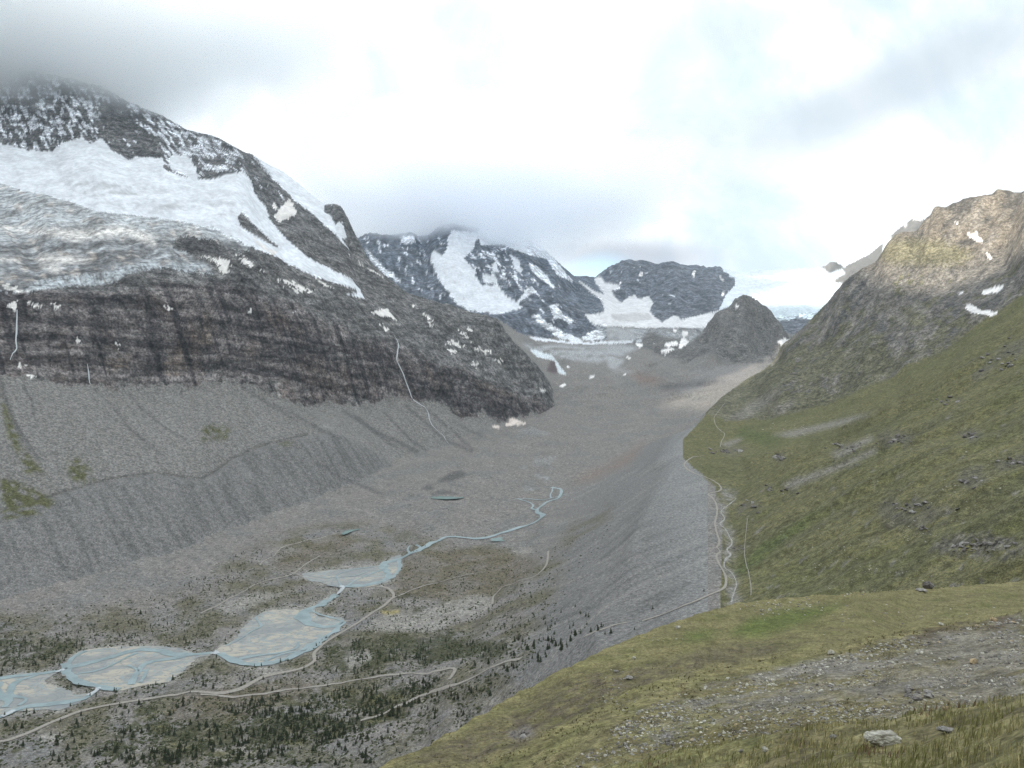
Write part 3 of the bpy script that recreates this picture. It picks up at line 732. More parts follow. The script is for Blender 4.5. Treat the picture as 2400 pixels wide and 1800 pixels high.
paint(sample(green_l, 14, 1350, 2300, 3) * sstep(n_m + .2, -.1, .25), c3(.085, .085, .04))
# --- left mountain
g3 = (reg == 3).astype(np.float32)
ctop = np.interp(PU, [-400, 0, 108, 253, 390, 500, 600, 700, 800, 900, 1000, 1100, 1200, 1290], [668, 690, 690, 690, 680, 672, 690, 730, 775, 815, 850, 880, 918, 960])
high = sstep(ctop - PV + 30 * n_l + 16 * n_m, -4, 22)
paint(g3, c3(.132, .115, .109))
paint(g3 * sstep(strata, .02, .22) * .75, c3(.16, .148, .14))
paint(g3 * sstep(-strata, .03, .22) * .75, c3(.055, .051, .052))
paint(g3 * sstep(n_l, .0, .3) * .5 * (1 - high), c3(.135, .098, .078))
paint(g3 * sstep(fbm(P_ / 45, Q_ / 240, 4, 330, .65), .06, .26) * .6 * (1 - high), c3(.05, .046, .046))
paint(g3 * high * .85, c3(.135, .131, .124))
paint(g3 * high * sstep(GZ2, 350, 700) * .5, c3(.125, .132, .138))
paint(g3 * high * sstep(n_d, .0, .2) * .6, c3(.075, .078, .082))
paint(g3 * high * sstep(strata, .02, .2) * .55, c3(.19, .19, .185))
clf_shade = np.zeros((MH, MW), np.float32)
for pts_, w_ in (([(141, 734), (160, 756), (174, 781), (199, 806), (206, 850)], 8), ([(203, 727), (232, 752), (253, 781), (286, 813), (300, 850)], 8), ([(318, 737), (333, 770), (347, 813), (352, 860)], 9), ([(409, 734), (428, 752), (438, 774), (441, 835), (440, 890)], 9), ([(40, 725), (38, 760), (36, 830)], 12), ([(500, 655), (560, 690), (600, 740)], 8), ([(560, 640), (640, 700), (690, 760)], 7), ([(640, 660), (720, 720)], 6), ([(100, 690), (180, 690), (270, 700), (330, 690)], 9), ([(470, 700), (466, 780), (470, 860)], 7), ([(680, 790), (676, 850)], 8), ([(770, 800), (772, 880)], 8), ([(925, 800), (922, 870)], 6), ([(1000, 850), (1100, 900), (1200, 940)], 8), ([(860, 830), (960, 890), (1060, 930)], 8), ([(560, 780), (640, 800), (760, 830)], 6), ([(580, 860), (660, 880), (760, 920)], 7)):
    stroke(clf_shade, pts_, w_)
paint(g3 * sample(clf_shade, 9, 2000, 3900, 1) * .75, c3(.034, .032, .034))  # dark strokes painted down the clefts in place of their shade
ldg = np.zeros((MH, MW), np.float32)
for pts_, w_ in (([(95, 718), (150, 716), (200, 724)], 6), ([(225, 722), (280, 716), (325, 728)], 6), ([(420, 688), (520, 695), (600, 715)], 5), ([(320, 640), (400, 650), (470, 660)], 5), ([(600, 690), (700, 740), (760, 765)], 5), ([(820, 790), (900, 815), (1000, 850)], 6), ([(960, 800), (1100, 860), (1240, 930)], 7), ([(860, 770), (1000, 810), (1150, 870)], 5), ([(610, 825), (680, 822), (740, 830)], 4)):
    stroke(ldg, pts_, w_)
paint(g3 * sample(ldg, 9, 2000, 3900, 1) * .5, c3(.2, .195, .19))
tong = polys([[(60, 905), (95, 840), (120, 905)], [(250, 930), (300, 868), (322, 935)], [(470, 910), (502, 850), (535, 910)], [(600, 930), (640, 868), (668, 945)], [(800, 965), (832, 905), (862, 970)], [(1010, 965), (1046, 918), (1080, 985)]])
paint(g3 * sample(tong, 14, 2000, 3400, 3) * .8, c3(.17, .163, .152))
och = polys([[(385, 850), (410, 830), (435, 825), (430, 870), (400, 880), (385, 880)], [(470, 740), (490, 735), (492, 800), (478, 815), (468, 780)], [(240, 850), (300, 830), (310, 850), (260, 880)], [(1010, 900), (1030, 895), (1035, 920), (1020, 918)], [(1040, 905), (1060, 905), (1062, 925), (1045, 920)]])
paint(g3 * sample(och, 12, 2000, 3500, 4) * .6, c3(.2, .155, .115))
blk = polys([[(120, 700), (300, 690), (290, 715), (180, 722), (110, 715)], [(940, 880), (1010, 890), (1150, 925), (1280, 960), (1250, 980), (1190, 985), (1150, 985), (1040, 950), (950, 925)], [(640, 800), (760, 780), (780, 840), (680, 850)], [(410, 560), (424, 553), (496, 562), (560, 592), (520, 600), (440, 590)]])
paint(g3 * sample(blk, 14, 2000, 3800, 4) * .55, c3(.04, .038, .042))
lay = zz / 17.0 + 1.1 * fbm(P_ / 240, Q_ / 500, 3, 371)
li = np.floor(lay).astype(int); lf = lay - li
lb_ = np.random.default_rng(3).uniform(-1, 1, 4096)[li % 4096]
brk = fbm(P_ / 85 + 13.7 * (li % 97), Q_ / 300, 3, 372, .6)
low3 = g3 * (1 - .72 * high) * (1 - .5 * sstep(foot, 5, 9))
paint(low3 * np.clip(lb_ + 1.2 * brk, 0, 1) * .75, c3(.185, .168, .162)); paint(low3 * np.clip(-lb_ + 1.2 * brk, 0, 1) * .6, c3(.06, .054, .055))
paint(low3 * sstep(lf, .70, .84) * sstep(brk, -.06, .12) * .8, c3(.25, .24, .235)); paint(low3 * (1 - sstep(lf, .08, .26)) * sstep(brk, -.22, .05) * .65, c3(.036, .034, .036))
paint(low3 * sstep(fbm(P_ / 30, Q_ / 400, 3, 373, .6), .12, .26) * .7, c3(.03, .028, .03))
# --- far rock
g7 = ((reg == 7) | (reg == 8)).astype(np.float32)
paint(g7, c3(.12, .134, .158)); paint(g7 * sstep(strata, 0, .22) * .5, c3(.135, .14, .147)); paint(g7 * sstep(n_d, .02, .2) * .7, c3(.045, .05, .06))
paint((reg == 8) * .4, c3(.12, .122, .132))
g10 = (reg == 10).astype(np.float32)
paint(g10 * .95, c3(.125, .12, .115)); paint(g10 * sstep(n_d, 0, .22) * .55, c3(.16, .15, .135)); paint(g10 * sstep(n_m, .1, .4) * .4, c3(.085, .09, .06))
paint(sample(polys([[(1590, 905), (1650, 850), (1700, 855), (1800, 858), (1770, 885), (1690, 905), (1600, 930)]]), 8, 3800, 4800, 3) * .7, c3(.2, .188, .18))
paint(sample(polys([[(1470, 870), (1520, 880), (1560, 890), (1530, 900), (1500, 900)]]), 10, 3800, 4900, 4) * .6, c3(.165, .11, .09))
paint(sample(polys([[(1535, 905), (1570, 898), (1650, 893), (1720, 895), (1640, 904), (1560, 918)]]), 6, 3600, 4600, 2) * .65, c3(.08, .075, .075))
paint(sample(polys([[(1330, 1130), (1420, 1090), (1500, 1040), (1520, 1030), (1480, 1085), (1380, 1130)]]), 14, 2000, 3300, 5) * .5, c3(.2, .145, .115))
paint(sample(polys([[(1289, 850), (1300, 840), (1310, 870), (1298, 875), (1280, 870)]]), 4, 3900, 5200, 1) * .9, c3(.1, .075, .075))
# --- right mountain: ochre rock above, heath and grass below
g5 = (reg == 5).astype(np.float32)
paint(g5, c3(.15, .138, .122))
paint(g5 * sstep(n_d, .0, .2) * .5, c3(.1, .095, .09)); paint(g5 * sstep(n_m, -.05, .35) * .5, c3(.095, .092, .09)); paint(g5 * sstep(strata, .03, .25) * .5, c3(.215, .2, .18))
paint(g5 * sstep(GZ2 + 70 * n_l, 260, 420) * .6, c3(.185, .155, .12))
paint(g5 * sstep(fbm(P_ / 70 + .8 * jx1, Q_ / 190, 4, 360, .68), .04, .2) * .7, c3(.07, .068, .066))
paint(g5 * sstep(fbm(P_ / 55 + 5, Q_ / 160 + .8 * jx2, 4, 361, .68), .08, .24) * .6, c3(.23, .21, .185))
gr5 = sstep(n_l * .5 + .5 * n_m + .25 * n_s + (200 - GZ2) / 900, -.05, .3)
paint(g5 * sstep(gr5 + .5 * n_m, .35, .6) * .68, c3(.105, .102, .052))
paint(g5 * sample(polys([[(2050, 590), (2100, 560), (2200, 560), (2280, 590), (2270, 620), (2180, 625), (2080, 615)], [(2230, 790), (2270, 760), (2330, 735), (2400, 700), (2400, 730), (2300, 780), (2240, 800)]]), 18, 2200, 3300, 5) * .6, c3(.15, .14, .08))
cones = polys([[(2020, 630), (2060, 660), (2110, 720), (2140, 780), (2110, 760), (2060, 700)], [(2140, 700), (2170, 720), (2160, 740), (2130, 720)], [(1700, 985), (1780, 930), (1840, 905), (1800, 950), (1740, 985)], [(1830, 975), (1800, 960), (1870, 935), (1850, 960)], [(2100, 780), (2130, 760), (2110, 830), (2090, 860)], [(2150, 850), (2170, 790), (2160, 860), (2140, 880)]])
paint(g5 * sample(cones, 14, 2000, 3500, 3) * .6, c3(.2, .185, .165))
paint(sample(polys([[(2140, 855), (2165, 850), (2170, 880), (2150, 910), (2080, 935), (2000, 960), (1950, 975), (2050, 930), (2120, 900)]]), 8, 1800, 2900, 2) * .85, c3(.23, .225, .21))
# --- meadow bench and grass slope
g4 = (reg == 4).astype(np.float32)
paint(g4, c3(.122, .114, .053))
paint(g4 * sstep(n_l + .3 * n_m, -.15, .35) * .6, c3(.088, .092, .04)); paint(g4 * sstep(n_m, .05, .5) * .5, c3(.14, .128, .072))
paint(g4 * sstep(fbm((x * .25 + y) / 30, (x - .2 * y) / 210, 3, 320), .05, .45) * .5, c3(.088, .086, .046))
paint(g4 * sstep(n_s, .28, .55) * .35, c3(.17, .155, .12))
fa_, fl_ = x * .25 + y, x - .2 * y
paint(g4 * sstep(fbm(fa_ / 34, fl_ / 230, 4, 362, .66), .05, .22) * .5, c3(.075, .074, .042)); paint(g4 * sstep(fbm(fa_ / 20 + 3, fl_ / 120, 4, 363, .66), .1, .26) * .5, c3(.14, .13, .075)); paint(g4 * sstep(fbm(P_ / 18 + 8, Q_ / 24, 3, 364, .66), .3, .42) * .7, c3(.16, .15, .135))
bed_ = np.zeros((MH, MW), np.float32)
for q_ in ([(1697, 1160), (1690, 1200), (1698, 1215), (1690, 1228), (1700, 1240), (1712, 1262), (1715, 1275), (1706, 1288), (1712, 1300), (1700, 1318), (1704, 1332), (1716, 1345), (1724, 1368), (1720, 1385), (1712, 1430)], [(1690, 1150), (1725, 1168)]): stroke(bed_, q_, 26)
paint(sample(bed_, 16, 700, 1700, 4) * sstep(n_s + .4 * n_m, -.2, .1) * .8, c3(.205, .195, .178))
rk4 = polys([[(2070, 1170), (2130, 1150), (2160, 1180), (2240, 1195), (2190, 1230), (2090, 1240), (2060, 1210)], [(2170, 1280), (2220, 1250), (2290, 1250), (2400, 1270), (2400, 1300), (2320, 1310), (2230, 1305), (2180, 1295)], [(2050, 1020), (2090, 1005), (2150, 1025), (2130, 1050), (2070, 1045)], [(1830, 1160), (1870, 1140), (1890, 1120), (1870, 1160)], [(1720, 1190), (1760, 1170), (1790, 1180), (1730, 1215)],
              [(2240, 1110), (2300, 1090), (2320, 1130), (2270, 1150)], [(2330, 1080), (2400, 1065), (2400, 1090), (2340, 1100)], [(1670, 1055), (1720, 1045), (1760, 1052), (1720, 1070)], [(1810, 1065), (1840, 1060), (1835, 1085), (1815, 1080)], [(1950, 1060), (2000, 1030), (2010, 1045), (1965, 1070)], [(2190, 950), (2260, 930), (2250, 945)], [(2270, 880), (2330, 830), (2400, 780), (2400, 830), (2320, 870), (2280, 900)], [(2140, 1240), (2180, 1230), (2170, 1250)], [(1780, 1150), (1810, 1135), (1805, 1150)], [(1720, 1280), (1752, 1272), (1740, 1298), (1722, 1292)], [(2250, 1015), (2290, 1000), (2300, 1025), (2260, 1040)], [(2200, 1055), (2240, 1045), (2230, 1060)]])
R4 = sample(rk4, 22, 430, 2600, 4) * sstep(n_s + 1.2 * n_m + .6 * fbm(x / 3.2, y / 3.2, 2, 375), -.3, -.12)
paint(R4 * .7, c3(.105, .098, .075)); paint(R4 * sstep(n_s, 0, .2) * .4, c3(.22, .2, .185)); paint(R4 * sstep(-n_s, .02, .2) * .85, c3(.035, .033, .032))
sc4 = polys([[(1830, 1135), (1900, 1110), (1980, 1080), (2050, 1050), (2060, 1058), (1990, 1090), (1900, 1130), (1850, 1145)], [(1940, 1070), (2040, 1020), (2050, 1030), (1960, 1075)], [(1690, 1040), (1720, 1030), (1745, 1025), (1730, 1040), (1705, 1048)], [(1800, 1020), (1900, 1000), (2000, 975), (2060, 965), (1960, 1000), (1860, 1025)]])
paint(sample(sc4, 9, 600, 2600, 2) * .7, c3(.21, .195, .175))
paint(g4 * sample(polys([[(1720, 1330), (1800, 1270), (1880, 1220), (1940, 1170), (1890, 1230), (1800, 1300), (1730, 1350)], [(1740, 1000), (1850, 1030), (1800, 1050), (1720, 1020)]]), 14, 600, 2400, 4) * .6, c3(.068, .088, .028))
# --- foreground hillside
g6 = (reg == 6).astype(np.float32)
f_a = fbm(x / 9, y / 9, 4, 330); f_b = fbm(x / 2.2, y / 2.2, 3, 331); f_c = fbm(x / .5, y / .5, 3, 332) * (1 - sstep(y, 25, 70))
paint(g6, c3(.155, .138, .066))
paint(g6 * sstep(f_a + .4 * f_b, -.1, .4) * .6, c3(.115, .118, .042)); paint(g6 * sstep(f_b + f_c, .05, .5) * .5, c3(.17, .148, .075)); paint(g6 * sstep(-f_b - .6 * f_a, .12, .5) * .55, c3(.1, .08, .045))
paint(g6 * sstep(-f_c, .1, .45) * .5, c3(.07, .072, .03))
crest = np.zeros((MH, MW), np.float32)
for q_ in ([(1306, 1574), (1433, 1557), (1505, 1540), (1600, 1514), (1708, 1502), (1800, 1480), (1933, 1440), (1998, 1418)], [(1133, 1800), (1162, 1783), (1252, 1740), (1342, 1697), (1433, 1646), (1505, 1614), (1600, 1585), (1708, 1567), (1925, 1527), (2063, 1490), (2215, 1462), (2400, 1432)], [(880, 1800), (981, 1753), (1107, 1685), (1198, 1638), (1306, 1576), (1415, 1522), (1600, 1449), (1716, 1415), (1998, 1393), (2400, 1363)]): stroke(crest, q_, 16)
paint(g6 * sample(crest, 8, 40, 300, 5) * .7, c3(.195, .172, .078))  # crest grass coloured yellower so the crests look lit
lush = polys([[(1700, 1490), (1760, 1450), (1850, 1430), (1990, 1412), (1960, 1430), (1860, 1470), (1780, 1495)], [(1570, 1505), (1640, 1480), (1700, 1485), (1640, 1500)]])
paint(g6 * sample(lush, 10, 60, 320, 5) * .7, c3(.07, .1, .022))
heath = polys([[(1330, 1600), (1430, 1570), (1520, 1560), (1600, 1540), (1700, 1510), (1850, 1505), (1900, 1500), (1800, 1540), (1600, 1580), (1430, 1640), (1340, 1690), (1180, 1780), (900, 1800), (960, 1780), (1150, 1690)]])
paint(g6 * sample(heath, 26, 60, 220, 8) * sstep(f_b + .3 * f_a, -.3, .2) * .9, c3(.098, .08, .055))  # brown heath, darkened further to stand for shade on these faces
scar = polys([[(2400, 1445), (2320, 1458), (2215, 1480), (2140, 1492), (2063, 1508), (1985, 1530), (1925, 1545), (1800, 1575), (1708, 1590), (1600, 1622), (1520, 1655), (1433, 1705), (1380, 1750), (1330, 1790), (1300, 1815), (1430, 1792), (1600, 1755), (1817, 1719), (2070, 1690), (2323, 1648), (2400, 1630)]])
SCAR = sample(scar, 14, 20, 90, 4)
dens = sstep(f_a * 1.1 + f_b * .9 + np.clip((x / y - .3) * 1.6, -.15, .5), -.2, .35)
SCG = SCAR * dens
paint(SCG * .85, c3(.165, .148, .122))
paint(SCG * sstep(f_a, 0, .4) * .5, c3(.195, .18, .155))
paint(SCAR * sstep(f_b - f_a * .4, .12, .4) * .6, c3(.135, .112, .045))
st_ = fbm(x / .42, y / .42, 2, 340)
paint(SCAR * sstep(st_, .22, .42) * .65, c3(.33, .31, .28)); paint(SCAR * sstep(-st_, .25, .45) * .55, c3(.075, .062, .05))
bank = polys([[(2400, 1432), (2280, 1448), (2180, 1472), (2120, 1486), (2130, 1500), (2215, 1492), (2300, 1475), (2400, 1462)], [(1720, 1545), (1760, 1530), (1850, 1515), (1900, 1512), (1850, 1530), (1780, 1550)]])
paint(sample(bank, 9, 55, 110, 2) * sstep(f_b, -.3, .2) * .75, c3(.075, .055, .038))
paint(sample(polys([[(1185, 1720), (1230, 1700), (1255, 1712), (1245, 1728), (1200, 1735)]]), 8, 40, 200, 2) * .8, c3(.14, .125, .11))
# --- shrubs and heath on the valley floor
sh = np.zeros((MH, MW), np.float32)
for dn, p in ((.36, [(0, 1450), (200, 1430), (430, 1395), (560, 1300), (640, 1265), (800, 1225), (950, 1240), (1000, 1270), (1200, 1280), (1330, 1300), (1300, 1400), (1250, 1500), (1050, 1560), (1250, 1600), (1100, 1680), (880, 1800), (-300, 1800), (-300, 1450)]),
              (.58, [(-300, 1440), (0, 1450), (180, 1480), (420, 1500), (470, 1530), (380, 1515), (200, 1520), (130, 1570), (-300, 1590)]), (.72, [(770, 1490), (860, 1475), (1000, 1470), (1180, 1490), (1250, 1500), (1220, 1540), (1050, 1570), (900, 1580), (760, 1590), (740, 1540)]),
              (.62, [(300, 1650), (560, 1640), (900, 1595), (1050, 1580), (1050, 1620), (950, 1680), (760, 1770), (500, 1800), (200, 1800), (250, 1740)]), (.5, [(640, 1265), (800, 1230), (930, 1255), (850, 1300), (700, 1340), (620, 1350)]), (.75, [(725, 1388), (775, 1380), (800, 1400), (760, 1415)]), (.62, [(890, 1400), (960, 1370), (1040, 1340), (1090, 1330), (1020, 1400), (980, 1430), (900, 1430)]), (.5, [(680, 1390), (770, 1370), (780, 1385), (720, 1425), (640, 1425)]), (.6, [(1160, 1400), (1250, 1360), (1310, 1350), (1250, 1400), (1160, 1440)]), (.42, [(1300, 1270), (1420, 1180), (1450, 1160), (1440, 1200), (1330, 1300)])):
    sh = np.maximum(sh, box(box(box(box(raster(p), 12, 0), 12, 1), 14, 0), 14, 1) * dn)
SHR = sample(sh, 0, 650, 2400, 0)
v_n = .55 * fbm(x / 42, y / 42, 4, 350) + .75 * fbm(x / 10, y / 10, 3, 351) + .35 * perlin(x / 3.6, y / 3.6, 352)
vf = ((reg == 0) | (reg == 12) | (reg == 1)).astype(np.float32)
oliv = sstep(fbm(x / 75, y / 75, 3, 353) + .5 * n_s, -.25, .3)
paint(vf * sstep(SHR, .05, .3) * oliv * .75, c3(.1, .09, .052))
paint(vf * sstep(v_n, .62 - SHR * 1.25, .78 - SHR * 1.25) * sstep(SHR, .02, .12) * .85, c3(.056, .058, .031))
paint(vf * sstep(fbm(x / 26, y / 26, 3, 354), .12, .35) * sstep(SHR, .3, .45) * .45 * (PV > 1600), c3(.135, .122, .055))
brown = polys([[(940, 1310), (1060, 1280), (1200, 1295), (1270, 1310), (1240, 1350), (1150, 1395), (1060, 1400), (990, 1400), (930, 1390), (920, 1360)], [(630, 1320), (720, 1275), (800, 1255), (830, 1280), (740, 1330), (660, 1345)], [(420, 1625), (700, 1590), (760, 1600), (560, 1690), (380, 1690)]])
paint(vf * sample(brown, 14, 800, 2200, 4) * .5, c3(.12, .098, .066))
gravel = polys([[(1053, 1410), (1107, 1395), (1151, 1399), (1154, 1417), (1126, 1439), (1082, 1453), (1053, 1442), (995, 1439), (988, 1431), (1024, 1421)], [(843, 1475), (900, 1440), (990, 1436), (1070, 1455), (1010, 1480), (900, 1480)], [(500, 1425), (600, 1390), (670, 1390), (620, 1410), (540, 1440)], [(90, 1720), (140, 1715), (150, 1740), (100, 1745)], [(800, 1540), (860, 1525), (880, 1540), (820, 1570)], [(1200, 1290), (1240, 1280), (1250, 1292), (1210, 1300)], [(560, 1565), (640, 1565), (700, 1570), (620, 1590)]])
paint(vf * sample(gravel, 6, 700, 2200, 2) * .8, c3(.25, .235, .21))
paint(vf * sample(polys([[(890, 1433), (935, 1430), (938, 1438), (900, 1441)]]), 3, 900, 1600, 1) * .8, c3(.3, .25, .1))
spk = fbm(x / 2.6, y / 2.6, 2, 355)
paint(vf * (y < 2600) * sstep(spk, .3, .5) * .5, c3(.3, .285, .26)); paint(vf * (y < 2600) * sstep(-spk, .3, .5) * .45, c3(.1, .095, .085))
# bare ice and ponds' cliffs in the debris
paint(sample(polys([[(1210, 1012), (1225, 1005), (1250, 1002), (1295, 1018), (1270, 1022), (1240, 1020)], [(1250, 1112), (1280, 1115), (1300, 1125), (1290, 1130), (1262, 1122)], [(1222, 1140), (1250, 1142), (1248, 1150), (1228, 1150)], [(1212, 1096), (1230, 1092), (1236, 1098)], [(1255, 1072), (1310, 1068), (1290, 1085), (1250, 1088)]]), 6, 2000, 3600, 1) * sstep(n_s + .5 * n_m, -.1, .2) * .6, c3(.33, .36, .37))
paint(sample(polys([[(1005, 1160), (1025, 1150), (1050, 1150), (1085, 1162), (1060, 1158), (1030, 1160)], [(985, 1142), (1010, 1138), (1020, 1145), (1000, 1150)], [(955, 1162), (975, 1162), (965, 1166)], [(1020, 1130), (1050, 1112), (1080, 1102), (1100, 1112), (1060, 1128)]]), 4, 1900, 3200, 1) * .75, c3(.075, .072, .07))

halo = polys([q for q, _ in LOBES.values()])
paint(vf * sstep(sample(halo, 10, 700, 1700, 6), .04, .4) * .75, c3(.25, .238, .212))
# --- snow and ice
WHITE, DIRTY = c3(.68, .70, .73), c3(.72, .64, .57)
ice_t = .9 * fbm(Q_ / (60 * far_), P_ / (190 * far_), 4, 401, .7) + .5 * fbm(Q_ / (24 * far_), P_ / (14 * far_), 3, 402, .7)
S_MAIN = sample(polys([SNOW_MAIN]), 9, 2400, 4400, 0); S_MAIN *= 1 - .97 * sample(polys(ISLAND), 4, 2400, 4400)
S_ICE = sample(polys([ICE]), 9, 2250, 3600, 0)
S_PATCH = sample(polys(PATCH), 9, 1950, 4400, 0)
S_BEH = sample(polys([BEHIND]), 5, 3700, 4600, 0)
paint(sstep(S_ICE, .35, .65), c3(.46, .48, .49))
low_ice = sstep(PV + 25 * n_l, 545, 580)
paint(sstep(S_ICE, .35, .65) * sstep(ice_t, -.15, .3) * .75, c3(.24, .235, .225)); paint(sstep(S_ICE, .35, .65) * low_ice * sstep(ice_t, -.5, .1) * .85, c3(.135, .135, .135))
paint(sstep(S_ICE, .4, .6) * sstep(fbm(P_ / 40, Q_ / 40, 3, 403), .15, .4) * .5, c3(.55, .48, .42))
front = sample(polys([[(60, 668), (100, 655), (170, 645), (250, 640), (282, 630), (344, 615), (400, 612), (480, 620), (503, 642), (434, 637), (390, 626), (344, 630), (282, 648), (253, 666), (174, 670), (108, 677)]]), 6, 2200, 3200, 2)
paint(front * sstep(fbm(P_ / 7, Q_ / 40, 3, 404), -.35, .2) * .8, c3(.52, .56, .58))
paint(sample(polys(ICE_WHITE), 9, 2250, 3600, 3) * .8, c3(.74, .70, .66))
paint(sstep(S_MAIN, .4, .6), WHITE)
paint(sstep(S_MAIN, .4, .6) * sample(polys([[(140, 420), (260, 425), (370, 440), (440, 490), (380, 498), (280, 495), (250, 478), (200, 455)], [(480, 450), (560, 480), (610, 545), (560, 540), (500, 500)], [(0, 428), (90, 430), (60, 436), (0, 436)]]), 8, 2400, 3800, 4) * sstep(ice_t, -.1, .25) * .75, c3(.4, .4, .4))
paint(sstep(S_MAIN, .4, .6) * sstep(fbm(P_ / 10, Q_ / 120, 3, 405), .12, .4) * .3 * sstep(PV, 430, 520), c3(.5, .5, .5))
paint(sstep(S_BEH, .4, .6), WHITE)
paint(sstep(S_PATCH, .28, .5), c3(.7, .67, .64))
# snow lodged in the walls: on ledges and in runnels
mixn = 1.35 * fbm(P_ / (12 * far_), Q_ / (70 * far_), 4, 410, .7) + .45 * strata + .8 * fbm(P_ / (22 * far_) + .5 * jx1, Q_ / (34 * far_), 4, 411, .7)
mixf = np.zeros((MH, MW), np.float32)
for fr_s, p in ((.62, [(-300, 80), (0, 80), (330, 200), (570, 340), (620, 385), (600, 430), (560, 402), (441, 416), (386, 399), (383, 370), (256, 348), (120, 360), (0, 345), (-300, 335)]), (.7, [(290, 235), (400, 265), (570, 345), (560, 385), (480, 400), (400, 340), (340, 300)]), (.12, [(238, 238), (290, 235), (310, 262), (330, 298), (378, 340), (384, 370), (304, 372), (256, 345), (232, 310)]), (.22, [(560, 340), (600, 375), (690, 470), (650, 510), (617, 478), (590, 425), (569, 401)])):
    m_ = raster(p)
    mixf = np.where(m_ > 0, fr_s, mixf)
MF = sample(mixf, 6, 3300, 4500, 2)
mixd = np.zeros((MH, MW), np.float32)
for fr_s, p in ((.33, [(830, 530), (1060, 510), (1040, 600), (1000, 620), (1060, 715), (960, 680), (860, 610)]), (.5, [(1080, 570), (1180, 575), (1240, 620), (1270, 700), (1180, 690), (1110, 640)]), (.22, [(1230, 620), (1400, 670), (1410, 740), (1360, 790), (1300, 770), (1240, 720)]), (.25, [(1396, 620), (1600, 600), (1720, 640), (1690, 720), (1530, 740), (1400, 680)])):
    mixd = np.maximum(mixd, raster(p) * fr_s)
MFD = sample(mixd, 6, 5450, 9300, 3)
LODG = np.maximum(sstep(mixn, .52 - MF * .8, .62 - MF * .8) * (MF > .02), sstep(mixn, .6 - MFD * .85, .72 - MFD * .85) * (MFD > .02))
paint(LODG * .92 * (1 - sstep(S_MAIN, .4, .6)), c3(.66, .68, .72))
S_DENT = np.clip(sample(polys(DENT_SNOW), 9, 5250, 9500, 1) + .55 * mixn * (sample(polys(DENT_SNOW), 9, 5250, 9500, 4) > .02), 0, 1); S_BAS = sample(polys(BASIN), 4, 5400, 9600)
paint(sstep(S_DENT, .35, .6), c3(.64, .66, .69)); paint(sstep(S_DENT, .35, .6) * sstep(fbm(P_ / 40, Q_ / 60, 4, 412) + .3 * fbm(P_ / 18, Q_ / 60, 2, 4), .08, .4) * .55, c3(.56, .56, .55))
paint(sstep(S_BAS, .35, .6), c3(.66, .65, .65)); paint(sstep(sample(polys(BASIN_ICE), 6, 5400, 9000), .3, .6) * .8, c3(.45, .44, .43))
S_GI = sample(polys(GREY_ICE), 7, 4200, 8000, 2)
paint(S_GI * .8 * sstep(ice_t, -.45, .1), c3(.36, .37, .375)); paint(S_GI * sstep(ice_t, .1, .35) * .6, c3(.17, .17, .17))
S_LI = sample(polys(LOBE_ICE), 3, 3900, 5600); paint(sstep(S_LI, .35, .6) * .9, c3(.6, .64, .66))
S_ICEF = ((y > 6900) & (y < 11200) & (PU + 5 * jx3 > np.interp(PV, [600, 630, 655, 668, 690, 730, 760], [1690, 1692, 1724, 1724, 1702, 1684, 1684]))).astype(np.float32)
S_ICEF *= 1 - sstep(sample(polys(FAR_ROCK), 4, 6900, 12000), .35, .6)
S_ICEF = S_ICEF * (GZ2 < 1350) * (UU[:, None] * F + UC < 2088)
paint(S_ICEF, c3(.64, .68, .72)); SER = sstep(sample(polys(SERAC), 4, 6500, 7600), .3, .6)
paint(SER, c3(.55, .62, .65)); paint(SER * sstep(fbm(P_ / 22, Q_ / 80, 3, 413), .05, .3) * .5, c3(.36, .4, .42))
S_OTH = np.maximum.reduce([sample(polys(ROCKY_SNOW + VALLEY_SNOW + HILL_SNOW), 3, 3500, 6500), sample(polys(TDV_ROCK_SNOW), 2, 6300, 9500), sample(polys(FAR_PEAK_SNOW), 2, 7000, 11000), sample(polys(RM_SNOW), 3, 2250, 3400)])
S_FAN = sample(polys(FAN_SNOW), 2, 3000, 3700)
paint(sstep(S_OTH, .28, .5), c3(.8, .77, .75)); paint(sstep(S_FAN, .3, .55), c3(.66, .58, .52))
snowy = np.maximum.reduce([sstep(S_MAIN, .4, .6), sstep(S_BEH, .4, .6), sstep(S_PATCH, .28, .5), LODG * .8, sstep(S_DENT, .35, .6), sstep(S_BAS, .35, .6), S_ICEF, SER, sstep(S_OTH, .28, .5), S_ICE * .5])
# object ids of the ice
reg[S_ICE > .5] = 17; reg[S_MAIN > .5] = 13
reg[(S_BEH > .5)] = 14
reg[(S_DENT > .5) & (UU[:, None] * F + UC > 1000) & (UU[:, None] * F + UC < 1235) & (PV > 540) & (PV < 740)] = 15
reg[(S_BAS > .5)] = 16
PATCHID = np.zeros((NC, NR), np.int16)
pid = 0
for lst, lo, hi in ((PATCH, 1950, 4400), (ROCKY_SNOW + VALLEY_SNOW + HILL_SNOW, 3500, 6500), (RM_SNOW, 2250, 3400), (FAN_SNOW, 3000, 3700)):
    for p in lst:
        pid += 1
        us = [q[0] for q in p]; vs = [q[1] for q in p]
        near = (PU > min(us) - 8) & (PU < max(us) + 8) & (PV > min(vs) - 8) & (PV < max(vs) + 8) & (y > lo) & (y < hi)
        near &= (S_PATCH > .4) | (S_OTH > .4) | (S_FAN > .4)
        PATCHID[near & (PATCHID == 0) & (reg != 13) & (reg != 17)] = pid
# lobes under the river: sand goes on as sheets, the ground beneath stays level
print('cover', round(time.time() - T0, 1))

